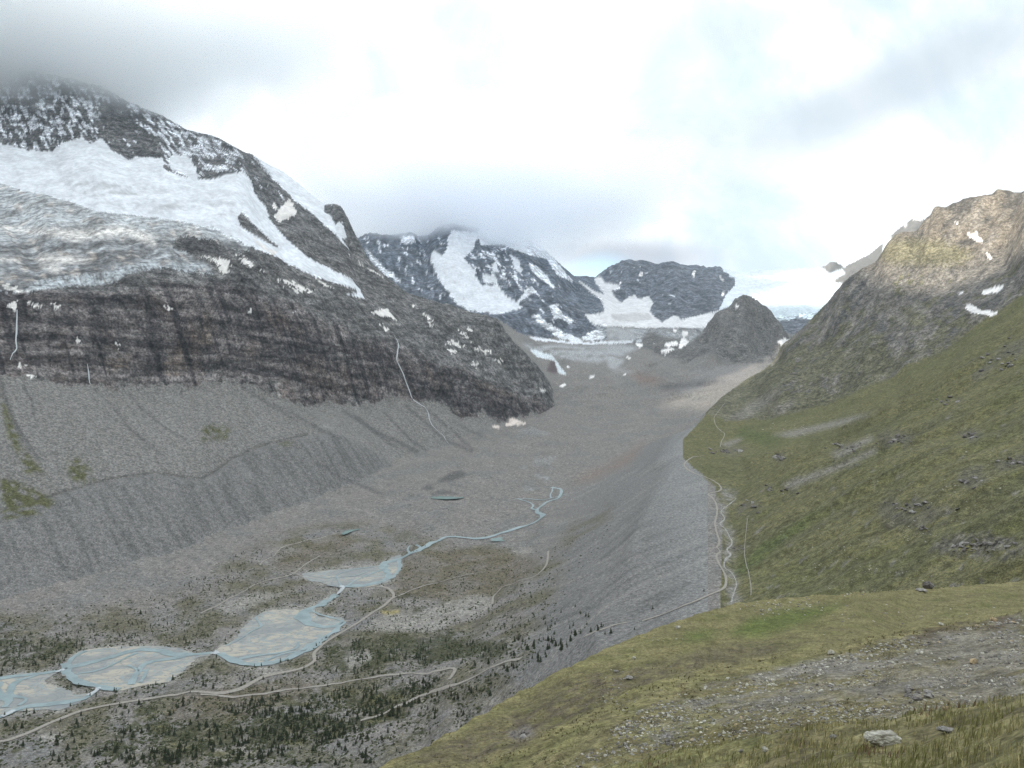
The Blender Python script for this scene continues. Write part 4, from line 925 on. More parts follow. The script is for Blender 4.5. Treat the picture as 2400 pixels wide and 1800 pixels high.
# ------------------------------------------------------------------ materials
def new_mat(name):
    m = bpy.data.materials.new(name); m.use_nodes = True
    t = NT(m.node_tree)
    p = t.node('ShaderNodeBsdfPrincipled'); o = t.node('ShaderNodeOutputMaterial')
    t.l.new(p.outputs[0], o.inputs[0])
    p.inputs['Roughness'].default_value = .95
    p.inputs['Specular IOR Level'].default_value = .15
    return m, t, p


def bump(t, p, height, strength, dist):
    b = t.node('ShaderNodeBump'); b.inputs['Strength'].default_value = strength; b.inputs['Distance'].default_value = dist
    t.put(b.inputs['Height'], height); t.l.new(b.outputs[0], p.inputs['Normal'])


def attr(t, name):
    a = t.node('ShaderNodeAttribute'); a.attribute_name = name
    return a


def geo_pos(t):
    return t.node('ShaderNodeNewGeometry').outputs['Position']


def comb(t, k):
    n = t.node('ShaderNodeCombineColor')
    for i in range(3): t.put(n.inputs[i], k)
    return n.outputs[0]


def ground_mat(name, scales, lo=.6, hi=1.4, bdist=.0, beds=None, bsc=None):
    """albedo from the terrain's cover attribute, broken up by several scales of grain; beds = (scale, stretch) for strata"""
    m, t, p = new_mat(name)
    pos = geo_pos(t)
    c = attr(t, 'cover').outputs['Color']
    hts = []
    for i, sc_ in enumerate(scales):
        n_ = t.noise(pos, sc_, 6, .66)
        hts.append((n_, 1.0 / sc_))
        c = t.mix(1.0, c, comb(t, t.ss(n_, .36, .64, lo, hi)), 'MULTIPLY')
    h = hts[0][0]
    if beds:
        mp_ = t.node('ShaderNodeMapping'); t.put(mp_.inputs['Vector'], pos); mp_.inputs['Scale'].default_value = (beds[0], beds[0], beds[0] * beds[1]); mp_.inputs['Rotation'].default_value = (R(4), R(-9), 0)
        n_ = t.noise(mp_.outputs[0], 1.0, 5, .62, .4)
        c = t.mix(1.0, c, comb(t, t.ss(n_, .36, .64, .68, 1.34)), 'MULTIPLY')
        h = t.math('ADD', t.math('MULTIPLY', h, .6), t.math('MULTIPLY', n_, .7))
    if bsc:
        nb_ = t.noise(pos, bsc, 6, .62)
        h = t.math('ADD', t.math('MULTIPLY', h, .45), nb_) if beds else nb_
        c = t.mix(1.0, c, comb(t, t.ss(nb_, .36, .64, .8, 1.2)), 'MULTIPLY')
    t.put(p.inputs['Base Color'], c)
    if bdist: bump(t, p, h, 1.0, bdist)
    return m


M_ROCK = ground_mat('rock_face', (.16, .05), .6, 1.45, 22.0, (.008, 4.5), .022)
M_SCREE = ground_mat('scree', (.6, .2), .76, 1.26, 1.2, None, .1)
M_WALL = ground_mat('moraine_gravel', (.9, .3), .76, 1.26, .35, None, .25)
M_CRAG = ground_mat('heathy_crag', (.09, .35), .6, 1.42, 17.0, None, .022)
M_FAR = ground_mat('far_rock', (.05, .016), .62, 1.42, 45.0, None, .009)
M_FLOOR = ground_mat('moraine_debris', (.9, .32), .68, 1.36, 2.2, None, .11)
M_MEADOW = ground_mat('alpine_turf', (.8, .2), .7, 1.32, 2.2, None, .09)
M_HILL = ground_mat('hill_turf', (8.0, 1.8), .68, 1.34, .7, None, .3)
M_ICE = ground_mat('firn_snow', (.05, .012), .88, 1.08, 3.0)
m, t, p = new_mat('crevassed_ice'); M_CREV = m
pos = geo_pos(t)
mp_ = t.node('ShaderNodeMapping', vector_type='TEXTURE'); t.put(mp_.inputs['Vector'], pos); mp_.inputs['Rotation'].default_value = (0, 0, R(46)); mp_.inputs['Scale'].default_value = (150, 26, 40)
q1 = t.noise(mp_.outputs[0], 1.0, 6, .68, .8)
q2 = t.noise(pos, .06, 6, .7)
c = attr(t, 'cover').outputs['Color']
c = t.mix(1.0, c, comb(t, t.ss(q1, .36, .62, .66, 1.22)), 'MULTIPLY'); c = t.mix(1.0, c, comb(t, t.ss(q2, .36, .62, .62, 1.3)), 'MULTIPLY')
t.put(p.inputs['Base Color'], c); bump(t, p, q1, 1.0, 10.0)


def plain(name, rgb, scale=None, lo=.8, hi=1.2, rough=.95):
    m, t, p = new_mat(name)
    p.inputs['Roughness'].default_value = rough
    if scale:
        pos = t.node('ShaderNodeTexCoord').outputs['Object']
        t.put(p.inputs['Base Color'], t.mix(1.0, rgb, comb(t, t.ss(t.noise(pos, scale, 4, .6), .3, .7, lo, hi)), 'MULTIPLY'))
    else: p.inputs['Base Color'].default_value = (*rgb, 1)
    return m


def stone_mat(name, a, b, scale):
    m, t, p = new_mat(name)
    pos = t.node('ShaderNodeTexCoord').outputs['Object']
    t.put(p.inputs['Base Color'], t.mix(t.ss(t.noise(pos, scale, 6, .65), .38, .62), a, b))
    bump(t, p, t.noise(pos, scale * 1.6, 6, .65), .8, .08)
    return m


M_STONE = stone_mat('grey_stone', (.19, .18, .165), (.33, .31, .285), 2.5)
M_PALE = stone_mat('lichen_pale_stone', (.30, .28, .23), (.55, .53, .45), 4.0)
M_OCHRE = stone_mat('ochre_stone', (.36, .27, .16), (.50, .40, .26), 3.0)
M_DARK = stone_mat('dark_stone', (.09, .08, .072), (.2, .185, .17), 2.2)
M_ROAD = plain('gravel_track', (.29, .265, .23), .4, .85, 1.15)
M_CROWN = plain('conifer_needles', (.045, .054, .030), .9, .6, 1.4)
M_TRUNK = plain('bark', (.075, .055, .04), 3.0)
M_SHRUB = plain('shrub_leaves', (.056, .062, .032), .25, .6, 1.5)
M_FOAM = plain('white_water', (.46, .48, .49), .5, .85, 1.1, .5)
M_WATER = plain('glacial_milk', (.25, .31, .315), .06, .86, 1.1, .35)
M_POND = plain('pond_water', (.20, .27, .25), .06, .9, 1.1, .2)

m, t, p = new_mat('river_sand'); M_SAND = m
pos = geo_pos(t)
mp = t.node('ShaderNodeMapping'); t.put(mp.inputs['Vector'], pos); mp.inputs['Rotation'].default_value = (0, 0, R(-25)); mp.inputs['Scale'].default_value = (.010, .018, 1)
k1 = t.noise(mp.outputs[0], 1.0, 5, .6, 1.2); k2 = t.noise(mp.outputs[0], 3.2, 4, .6, 1.0)
c = t.mix(t.ss(k1, .40, .60), (.255, .262, .255), (.40, .365, .30))
c = t.mix(t.ss(t.math('ABSOLUTE', t.math('SUBTRACT', k2, .5)), .0, .055, .75, 0.0), c, (.19, .21, .22))
c = t.mix(t.ss(t.math('ABSOLUTE', t.math('SUBTRACT', k1, .52)), .0, .022, .8, 0.0), c, (.25, .30, .31))
t.put(p.inputs['Base Color'], c); p.inputs['Roughness'].default_value = .8

m, t, p = new_mat('grass_blades'); M_GRASS = m
gcol = attr(t, 'cover').outputs['Color']
t.put(p.inputs['Base Color'], gcol); p.inputs['Roughness'].default_value = .7
tl = t.node('ShaderNodeBsdfTranslucent'); t.put(tl.inputs[0], gcol)
ms = t.node('ShaderNodeMixShader'); ms.inputs[0].default_value = .4
t.l.new(p.outputs[0], ms.inputs[1]); t.l.new(tl.outputs[0], ms.inputs[2])
t.l.new(ms.outputs[0], [n_ for n_ in t.n if n_.type == 'OUTPUT_MATERIAL'][0].inputs[0])

# ------------------------------------------------------------------ terrain objects
CO = np.stack([GX, GY, GZ2], -1)
ta = np.gradient(CO, axis=0); tb = np.gradient(CO, axis=1)
NO = np.cross(ta, tb); NO /= np.linalg.norm(NO, axis=-1, keepdims=True) + 1e-12
NO = np.where(NO[..., 2:] < 0, -NO, NO)
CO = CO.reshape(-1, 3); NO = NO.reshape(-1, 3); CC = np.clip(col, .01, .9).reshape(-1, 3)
idx = np.arange(NC * NR).reshape(NC, NR)
QUAD = np.stack([idx[:-1, :-1], idx[1:, :-1], idx[1:, 1:], idx[:-1, 1:]], -1).reshape(-1, 4)
FR = reg[:-1, :-1].ravel().astype(int); FP = PATCHID[:-1, :-1].ravel().astype(int)


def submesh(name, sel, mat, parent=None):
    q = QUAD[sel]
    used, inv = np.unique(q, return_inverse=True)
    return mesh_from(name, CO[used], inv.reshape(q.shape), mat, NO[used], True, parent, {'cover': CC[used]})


TERR = {
    0: ('valley_floor', M_FLOOR, 'grey brown stony valley floor with braided river and dark scrub', 'valley floor'),
    1: ('lateral_moraine', M_FLOOR, 'grey furrowed moraine bank along the far side of the valley', 'moraine'),
    2: ('scree_slope', M_SCREE, 'grey scree aprons with dark gullies below the dark cliffs', 'scree'),
    3: ('mountain', M_ROCK, 'huge dark cliffed mountain with glacier and snow, summit hidden in cloud', 'mountain'),
    4: ('alpine_meadow', M_MEADOW, 'steep green grass slope with dark outcrops above the winding track', 'grass slope'),
    5: ('mountain', M_CRAG, 'ochre topped mountain with green flanks and sunlit upper rocks', 'mountain'),
    6: ('hillside', M_HILL, 'near yellow green grassy hillside with a stony erosion scar', 'hillside'),
    7: ('mountain', M_FAR, 'distant blue grey mountain streaked with snow under the dark cloud', 'mountain'),
    8: ('mountain', M_FAR, 'distant jagged rock wall at the head of the valley above snow basin', 'mountain'),
    9: ('icefield', M_ICE, 'bright white icefield with ice cliff beyond the dark pointed hill', 'icefield'),
    10: ('hill', M_CRAG, 'dark pointed rocky hill standing in the middle of the valley head', 'hill'),
    11: ('terrain', M_FAR, 'ground beyond the last ridges', 'terrain'),
    12: ('moraine_wall', M_WALL, 'pale grey inner wall of the moraine below the winding track', 'moraine'),
    13: ('snowfield', M_ICE, 'broad white snowfield under the rock wall of the big left mountain', 'snowfield'),
    17: ('glacier', M_CREV, 'dirty grey crevassed glacier tongue above the dark left cliffs', 'glacier'),
    14: ('snowfield', M_ICE, 'smooth white snowfield behind the dark ridge of the big mountain', 'snowfield'),
    15: ('hanging_glacier', M_ICE, 'steep hanging glacier on the face of the distant snowy mountain', 'glacier'),
    16: ('snow_basin', M_ICE, 'white snow basin at the head of the valley between rock walls', 'snow basin'),
}
TO = {}
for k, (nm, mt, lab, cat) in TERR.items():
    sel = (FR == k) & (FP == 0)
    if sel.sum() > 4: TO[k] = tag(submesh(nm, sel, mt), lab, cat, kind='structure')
for i in range(1, pid + 1):
    sel = FP == i
    if sel.sum() < 2: continue
    par = int(np.bincount(FR[sel]).argmax())
    if par in TO: submesh('snow_patch', sel, M_ICE, TO[par])
print('terrain objects', round(time.time() - T0, 1))

# ------------------------------------------------------------------ lookups on the ground
KEY = (np.arange(NC)[:, None] * 100.0 + GS).ravel(); ZF = GZ2.ravel().astype(float)


def ground(xx, yv):
    xx = np.asarray(xx, float); yv = np.asarray(yv, float)
    cf = np.clip((xx / yv - UU[0]) / du_, 0, NC - 1.001); c0 = cf.astype(int); f = cf - c0
    s = np.clip(np.log(yv), S0 + 1e-6, S1 - 1e-6)
    return np.interp(c0 * 100.0 + s, KEY, ZF) * (1 - f) + np.interp((c0 + 1) * 100.0 + s, KEY, ZF) * f


PMIN = np.minimum.accumulate(PV, axis=1)


def hit(u, v):
    """point of the ground seen from the path in the direction of photo pixel (u, v)"""
    c = int(round(((u - UC) / F - UU[0]) / du_)); c = min(max(c, 0), NC - 1)
    r = int(np.argmax(PMIN[c] <= v))
    if r == 0: r = NR - 1
    a, b = PV[c, r - 1], PV[c, r]
    f = (a - v) / (a - b) if a > v and a - b > 1e-6 else 1.0
    s = GS[c, r - 1] + (GS[c, r] - GS[c, r - 1]) * min(max(f, 0), 1)
    yv = math.exp(s); xx = (u - UC) / F * yv
    return xx, yv, float(ground(xx, yv))


def smooth_path(pts, step):
    p = np.array(pts, float)
    out = []
    for i in range(len(p) - 1):
        p0, p1, p2, p3 = p[max(i - 1, 0)], p[i], p[i + 1], p[min(i + 2, len(p) - 1)]
        n = max(2, int(np.linalg.norm((p2 - p1)[:2]) / step))
        for k in range(n):
            tt = k / n
            out.append(.5 * ((2 * p1) + (-p0 + p2) * tt + (2 * p0 - 5 * p1 + 4 * p2 - p3) * tt ** 2 + (-p0 + 3 * p1 - 3 * p2 + p3) * tt ** 3))
    out.append(p[-1])
    return np.array(out)


def ribbon_geo(path, width, lift, wob=.25, seed=0, zc=None):
    """path (n,2) in plan; width metres (scalar or list); lies on the ground (or on level zc)"""
    n = len(path)
    tg = np.gradient(path, axis=0); tg /= np.linalg.norm(tg, axis=1, keepdims=True) + 1e-9
    nr = np.stack([-tg[:, 1], tg[:, 0]], 1)
    wd = np.interp(np.linspace(0, 1, n), np.linspace(0, 1, len(np.atleast_1d(width))), np.atleast_1d(width))
    d = np.arange(n)
    w1 = wd * (.5 + wob * perlin(d * .37 + seed, d * 0 + .5, 71)); w2 = wd * (.5 + wob * perlin(d * .41 + seed, d * 0 + 9.5, 72))
    co, fs = [], []
    for k, off in enumerate((-1, -.33, .33, 1)):
        q = path + nr * (np.where(off < 0, off * w1, off * w2))[:, None]
        z = ground(q[:, 0], q[:, 1]) if zc is None else np.full(n, zc)
        edge = -.15 if abs(off) == 1 else 0
        co.append(np.stack([q[:, 0], q[:, 1], z + lift + edge * lift], 1))
    co = np.stack(co, 1).reshape(-1, 3)
    for i in range(n - 1):
        for k in range(3):
            a = i * 4 + k
            fs.append((a, a + 1, a + 5, a + 4))
    return co, np.array(fs)


def joined(name, parts, mat, smooth=True):
    cs, fs, o = [], [], 0
    for c, f in parts:
        cs.append(c); fs.append(f + o); o += len(c)
    return mesh_from(name, np.concatenate(cs), np.concatenate(fs), mat, None, smooth)


def draped(uv, width, lift, step=8, seed=0):
    p = np.array([hit(u, v)[:2] for u, v in uv])
    return ribbon_geo(smooth_path(p, step), width, lift, .18, seed)


# ------------------------------------------------------------------ river flats, channels, ponds
def flat_poly(poly, z):
    pts = []
    for u, v in poly:
        yv = z * F / (V0 - v); pts.append(Vector(((u - UC) / F * yv, yv)))
    n = len(pts)
    sp = smooth_path([(q.x, q.y) for q in pts] + [(pts[0].x, pts[0].y)], 3)[:-1]
    sp = sp + np.stack([perlin(sp[:, 0] / 9, sp[:, 1] / 9, 81), perlin(sp[:, 0] / 9 + 5, sp[:, 1] / 9, 82)], 1) * 3.2 + np.stack([perlin(sp[:, 0] / 28, sp[:, 1] / 28, 83), perlin(sp[:, 0] / 28 + 5, sp[:, 1] / 28, 84)], 1) * 4
    v2 = [Vector(q) for q in sp]
    ov_, _, of_, _, _, _ = delaunay_2d_cdt(v2, [], [list(range(len(v2)))], 1, 1e-6)
    return np.array([(q.x, q.y, z) for q in ov_]), np.array([list(f) for f in of_])


LABS = {'left_edge': 'pale braided sand flat of the river cut by the left edge of view', 'left': 'oval sand flat ringed by the turquoise river at lower left',
        'middle': 'tilted oval sand flat inside the river bend, between two rapids', 'upper': 'small sand flat where the river widens above the bend'}
for nm, (poly, z) in LOBES.items():
    c_, f_ = flat_poly(poly, z + .5)
    tag(mesh_from('sand_flat', c_, f_, M_SAND, None, False), LABS[nm], 'sand flat', kind='structure')


def level_path(uv, z):
    return smooth_path([((u - UC) / F * (z * F / (V0 - v)), z * F / (V0 - v)) for u, v in uv], 6)


CH = []
def chan(uv, lobe, width, seed=0, lift=1.1):
    CH.append(ribbon_geo(level_path(uv, LOBES[lobe][1]), width, lift, .42, seed, LOBES[lobe][1]))


up = [(1292, 1143), (1312, 1146), (1316, 1153), (1308, 1168), (1290, 1174), (1278, 1180), (1262, 1192), (1258, 1200), (1270, 1206), (1271, 1212), (1258, 1222), (1241, 1230), (1220, 1236), (1198, 1243), (1170, 1252), (1140, 1261), (1100, 1262), (1053, 1259), (1035, 1264), (1017, 1272), (981, 1290), (960, 1299), (938, 1309)]
CH.append(draped(up, [7, 7, 9, 8, 8, 10, 13, 12, 12, 10, 7, 9, 13, 15], 1.2, 8, 1))
CH.append(draped([(1296, 1142), (1294, 1152), (1290, 1160), (1292, 1168)], 4, 1.2, 6, 2))
CH.append(draped([(1215, 1170), (1235, 1176), (1250, 1186), (1246, 1193), (1260, 1196)], 5, 1.2, 6, 3))
CH.append(draped([(1205, 1171), (1240, 1170), (1275, 1172), (1300, 1166), (1330, 1158)], 4, 1.2, 6, 4))
CH.append(draped([(960, 1280), (955, 1290), (965, 1297), (985, 1284), (975, 1278)], 5, 1.2, 6, 5))
chan([(938, 1309), (915, 1316), (898, 1328), (905, 1340), (913, 1350), (900, 1360), (884, 1366), (858, 1372), (800, 1375)], 'upper', [15, 16, 15, 14, 11], 6)
chan([(936, 1312), (937, 1325), (931, 1342), (918, 1355), (895, 1365)], 'upper', 7, 7)
chan([(895, 1328), (860, 1331), (820, 1337), (790, 1350), (800, 1374)], 'upper', 4, 8)
chan([(900, 1335), (870, 1345), (840, 1358), (815, 1372)], 'upper', 5, 9)
chan([(860, 1340), (830, 1350), (770, 1355), (730, 1352)], 'upper', 3, 10)
chan([(790, 1389), (780, 1401), (758, 1415), (730, 1427), (711, 1439), (708, 1448), (722, 1462), (750, 1470), (785, 1468), (806, 1458)], 'middle', [13, 14, 17, 19, 17, 14, 9], 11)
chan([(728, 1432), (748, 1440), (780, 1450), (805, 1456)], 'middle', 6, 12)
chan([(804, 1460), (790, 1475), (757, 1499), (705, 1529), (655, 1550), (610, 1558), (570, 1556), (535, 1546), (512, 1533)], 'middle', [11, 12, 13, 14, 13, 12, 12, 10], 13)
chan([(700, 1505), (690, 1522), (650, 1532), (600, 1538), (560, 1545)], 'middle', 6, 14)
chan([(720, 1525), (660, 1535), (620, 1550)], 'middle', 6, 15)
chan([(612, 1440), (600, 1450), (612, 1468), (590, 1480), (560, 1500), (530, 1515)], 'middle', 3, 16)
chan([(498, 1531), (470, 1534), (440, 1536), (409, 1534), (375, 1526), (344, 1523), (310, 1527), (275, 1537), (235, 1548), (200, 1558), (165, 1566), (150, 1570)], 'left', [8, 11, 13, 12, 11, 12, 12], 17)
chan([(440, 1538), (400, 1545), (360, 1550), (335, 1560), (322, 1575), (315, 1590), (308, 1606)], 'left', [7, 8, 9, 9, 8], 18)
chan([(152, 1556), (153, 1568), (158, 1582), (185, 1598), (231, 1610), (282, 1616)], 'left', [9, 12, 12, 10, 9], 19)
chan([(320, 1530), (280, 1550), (250, 1565), (220, 1575), (180, 1580)], 'left', 5, 20)
chan([(300, 1560), (330, 1575), (345, 1570), (330, 1600)], 'left', 5, 21)
chan([(200, 1526), (175, 1540), (160, 1556)], 'left', 6, 22)
chan([(137, 1574), (98, 1580), (60, 1583), (20, 1589), (-40, 1598), (-150, 1603)], 'left_edge', [7, 10, 9, 9, 9], 23)
chan([(228, 1619), (205, 1634), (170, 1646), (120, 1652), (70, 1658), (33, 1668), (5, 1680), (-60, 1692)], 'left_edge', [7, 9, 10, 10, 9, 10], 24)
chan([(90, 1582), (50, 1595), (30, 1610), (30, 1630), (60, 1640), (40, 1655)], 'left_edge', [7, 8, 7, 6], 25)
chan([(0, 1600), (-10, 1620), (20, 1640), (5, 1660)], 'left_edge', 12, 26)
tag(joined('river', CH, M_WATER), 'milky turquoise braided river winding down the stony valley floor', 'river', kind='structure')
RP = [draped([(800, 1374), (801, 1382), (797, 1388), (790, 1393)], 9, 1.6, 4, 31), draped([(512, 1533), (505, 1530), (497, 1532)], 8, 1.6, 4, 32), draped([(152, 1572), (143, 1572), (134, 1575)], 7, 1.6, 4, 33), draped([(232, 1613), (228, 1618), (218, 1626), (208, 1632)], 7, 1.6, 4, 34), draped([(33, 1666), (22, 1673), (5, 1682)], 6, 1.6, 4, 35)]
tag(joined('rapids', RP, M_FOAM), 'white rapids linking the river flats', 'rapids', kind='structure')


def pond(uv, lab, mat=M_POND, lift=.9):
    h = [hit(u, v) for u, v in uv]
    z = float(np.median([q[2] for q in h])) + lift
    pts = smooth_path([((u - UC) / F * (z * F / (V0 - v)), z * F / (V0 - v)) for u, v in uv] + [((uv[0][0] - UC) / F * (z * F / (V0 - uv[0][1])), z * F / (V0 - uv[0][1]))], 5)[:-1]
    ov_, _, of_, _, _, _ = delaunay_2d_cdt([Vector(q) for q in pts], [], [list(range(len(pts)))], 1, 1e-6)
    tag(mesh_from('pond', np.array([(q.x, q.y, z) for q in ov_]), np.array([list(f) for f in of_]), mat, None, False), lab, 'pond', kind='structure')


pond([(800, 1250), (812, 1243), (835, 1237), (880, 1229), (892, 1231), (860, 1238), (830, 1244), (806, 1253)], 'narrow green pond at the foot of the far moraine', lift=.5)
pond([(1002, 1161), (1030, 1162), (1080, 1164), (1084, 1167), (1050, 1170), (1012, 1168)], 'green meltwater pond under the dark ice cliff', lift=.6)
pond([(1150, 1263), (1180, 1258), (1215, 1256), (1206, 1264), (1180, 1268), (1155, 1268)], 'small green pond beside the upper river', lift=.6)

# ------------------------------------------------------------------ tracks and paths
R1 = [(-60, 1762), (0, 1739), (61, 1721), (100, 1703), (137, 1687), (188, 1668), (235, 1657), (282, 1649), (347, 1639), (416, 1629), (506, 1626), (561, 1616), (615, 1588), (650, 1579), (687, 1573), (720, 1562), (738, 1548), (735, 1535), (745, 1522), (765, 1505), (789, 1489), (800, 1483), (843, 1457), (870, 1438), (887, 1428), (905, 1415), (922, 1400), (921, 1390), (908, 1379), (890, 1376), (872, 1375)]
tag(joined('road', [draped(R1, [6, 6.5, 6, 6, 7, 6.5, 5, 5, 5, 5, 4], .9, 8, 41)], M_ROAD), 'pale gravel road curving along the river on the valley floor', 'road', kind='structure')
R2 = [(470, 1629), (506, 1630), (579, 1630), (640, 1623), (687, 1616), (740, 1610), (800, 1602), (860, 1591), (908, 1583), (960, 1579), (1017, 1574), (1050, 1568), (1066, 1569), (1062, 1580), (1052, 1594)]
tag(joined('track', [draped(R2, 4.5, .9, 8, 42)], M_ROAD), 'thin pale track running through the trees to a hairpin', 'track', kind='structure')
R3 = [(845, 1690), (880, 1680), (920, 1662), (950, 1650), (1000, 1628), (1040, 1614), (1070, 1606), (1107, 1590), (1135, 1574), (1162, 1561), (1195, 1549), (1223, 1544)]
tag(joined('track', [draped(R3, [4, 4.5, 5, 5, 5], .9, 8, 43)], M_ROAD), 'pale track climbing the grey slope above the hairpin', 'track', kind='structure')
R4 = [(1154, 1417), (1156, 1400), (1168, 1386), (1183, 1374), (1215, 1362), (1252, 1352), (1268, 1340), (1280, 1325), (1284, 1308), (1285, 1292)]
tag(joined('path', [draped(R4, 3.5, .9, 8, 44)], M_ROAD), 'faint path crossing the brown heath right of the gravel fan', 'path', kind='structure')
R5 = [(470, 1438), (500, 1425), (543, 1400), (597, 1371), (640, 1358), (680, 1348), (705, 1332), (723, 1318), (750, 1303)]
R5b = [(610, 1325), (615, 1317), (640, 1305), (651, 1292), (665, 1282), (700, 1273), (750, 1262), (800, 1247)]
tag(joined('path', [draped(R5, 3, .9, 8, 45), draped(R5b, 3, .9, 8, 46), draped([(612, 1333), (660, 1338), (700, 1348), (720, 1362)], 3, .9, 8, 47)], M_ROAD), 'thin paths across the heath on the far bank of the river', 'path', kind='structure')
R6 = [(905, 1413), (930, 1398), (980, 1378), (1040, 1362), (1080, 1352), (1110, 1345)]
tag(joined('path', [draped(R6, 3, .9, 8, 48)], M_ROAD), 'thin path leaving the road loop toward the moraine', 'path', kind='structure')
R7 = [(1650, 1069), (1625, 1071), (1610, 1080), (1604, 1090), (1612, 1101), (1628, 1110), (1650, 1117), (1672, 1127), (1687, 1138), (1690, 1146), (1682, 1153), (1664, 1156), (1660, 1160), (1672, 1170), (1678, 1182), (1681, 1200), (1676, 1224), (1679, 1245), (1684, 1262), (1686, 1276), (1680, 1284), (1688, 1293), (1679, 1303), (1685, 1322), (1698, 1345), (1702, 1362), (1698, 1378), (1683, 1387), (1660, 1396), (1647, 1402), (1620, 1414), (1600, 1421), (1577, 1431), (1545, 1444), (1505, 1456)]
tag(joined('track', [draped(R7, [3, 3.4, 3.4, 3.2, 3, 3, 2.8, 2.8, 2.8, 2.8, 2.8], .7, 6, 49)], M_ROAD), 'pale gravel track winding along the crest of the moraine', 'track', kind='structure')
tag(joined('track', [draped([(1470, 1459), (1440, 1465), (1415, 1474), (1393, 1482), (1370, 1492)], 3, .5, 6, 50)], M_ROAD), 'short stretch of pale track above the dark spruces', 'track', kind='structure')
R8 = [(1699, 945), (1690, 956), (1676, 974), (1674, 985), (1680, 1000), (1690, 1010), (1698, 1018), (1692, 1032), (1688, 1047)]
tag(joined('path', [draped(R8, 1.7, .4, 6, 51)], M_ROAD), 'narrow path on the green bench below the ochre topped mountain', 'path', kind='structure')
R9 = [(1752, 1215), (1745, 1285), (1748, 1318), (1755, 1345), (1760, 1375), (1760, 1395)]
tag(joined('path', [draped(R9, .8, .25, 6, 52)], M_ROAD), 'faint footpath on the lower edge of the grass slope', 'path', kind='structure')
ST = [[(1697, 1190), (1690, 1200), (1698, 1215), (1688, 1228), (1700, 1240), (1712, 1262), (1715, 1275), (1704, 1288), (1712, 1300), (1698, 1318), (1700, 1332), (1716, 1345), (1726, 1368), (1722, 1385), (1714, 1412)], [(1690, 1155), (1705, 1163), (1725, 1168), (1712, 1180), (1698, 1190)]]
tag(joined('stony_stream', [draped(q, [1.0, 2.4, 1.2, 2.6, 1.0, 1.6], .25, 4, 53 + i) for i, q in enumerate(ST)], plain('bleached_cobbles', (.30, .29, .27), .4, .6, 1.4)), 'bleached stony stream bed between the track and the grass slope', 'stream', kind='structure')

FALLS = [([(920, 780), (927, 792), (934, 806), (932, 825), (930, 842), (936, 857), (941, 868), (947, 882), (952, 897), (959, 915), (966, 935)], [2, 5, 6, 6, 6, 7, 8, 8, 9], 'long white waterfall thread down the dark cliff in the centre'),
         ([(968, 937), (980, 945), (995, 953), (1004, 968), (1006, 980), (1013, 997), (1025, 1010), (1039, 1022), (1045, 1032), (1052, 1040)], [5, 4.5, 4.5, 4, 3], 'white stream running down the scree below the central waterfall'),
         ([(40, 727), (40, 745), (39, 770), (38, 800), (39, 817), (30, 830), (24, 845)], [3, 5, 6, 5, 4, 3], 'thin waterfall in a cleft of the cliff at the left edge'),
         ([(205, 855), (208, 875), (209, 890), (212, 902)], [2, 4.5, 4, 2], 'short waterfall above the gullied scree on the left')]
for i, (uv, wd, lab) in enumerate(FALLS):
    p = smooth_path(np.array([hit(u, v)[:2] for u, v in uv]), 10)
    c_, f_ = ribbon_geo(p, [q_ * .55 for q_ in wd], 1.2, .45, 60 + i)
    tag(mesh_from('stream' if i == 1 else 'waterfall', c_, f_, M_FOAM), lab, 'waterfall' if i != 1 else 'stream', kind='structure')
print('water, roads', round(time.time() - T0, 1))

# ------------------------------------------------------------------ conifers
def crown_geo(seed, layers=5, pts=8, slim=.26):
    r = random.Random(seed); co, fs = [], []
    for l in range(layers):
        z0 = .08 + .86 * l / layers; z1 = z0 + .30 * (1 - .4 * l / layers)
        rad = slim * (1 - l / layers * .86) * r.uniform(.85, 1.15)
        b = len(co); co.append((r.uniform(-.02, .02), r.uniform(-.02, .02), min(z1, 1.0)))
        ph = r.uniform(0, 6.3)
        for k in range(pts * 2):
            a = ph + math.pi * k / pts
            q = rad * (r.uniform(.85, 1.25) if k % 2 == 0 else r.uniform(.45, .62))
            co.append((q * math.cos(a), q * math.sin(a), z0 + (r.uniform(-.05, .01) if k % 2 == 0 else .04)))
        for k in range(pts * 2): fs.append((b, b + 1 + k, b + 1 + (k + 1) % (pts * 2)))
    return np.array(co), np.array(fs)


def trunk_geo(h=.3, r0=.022):
    co, fs = [], []
    for z, rr in ((-.05, r0 * 1.3), (h, r0 * .8), (.9, r0 * .2)):
        for k in range(5): co.append((rr * math.cos(k * 1.2566), rr * math.sin(k * 1.2566), z))
    for l in range(2):
        for k in range(5): fs.append((l * 5 + k, l * 5 + (k + 1) % 5, l * 5 + 5 + (k + 1) % 5, l * 5 + 5 + k))
    return np.array(co), np.array(fs)


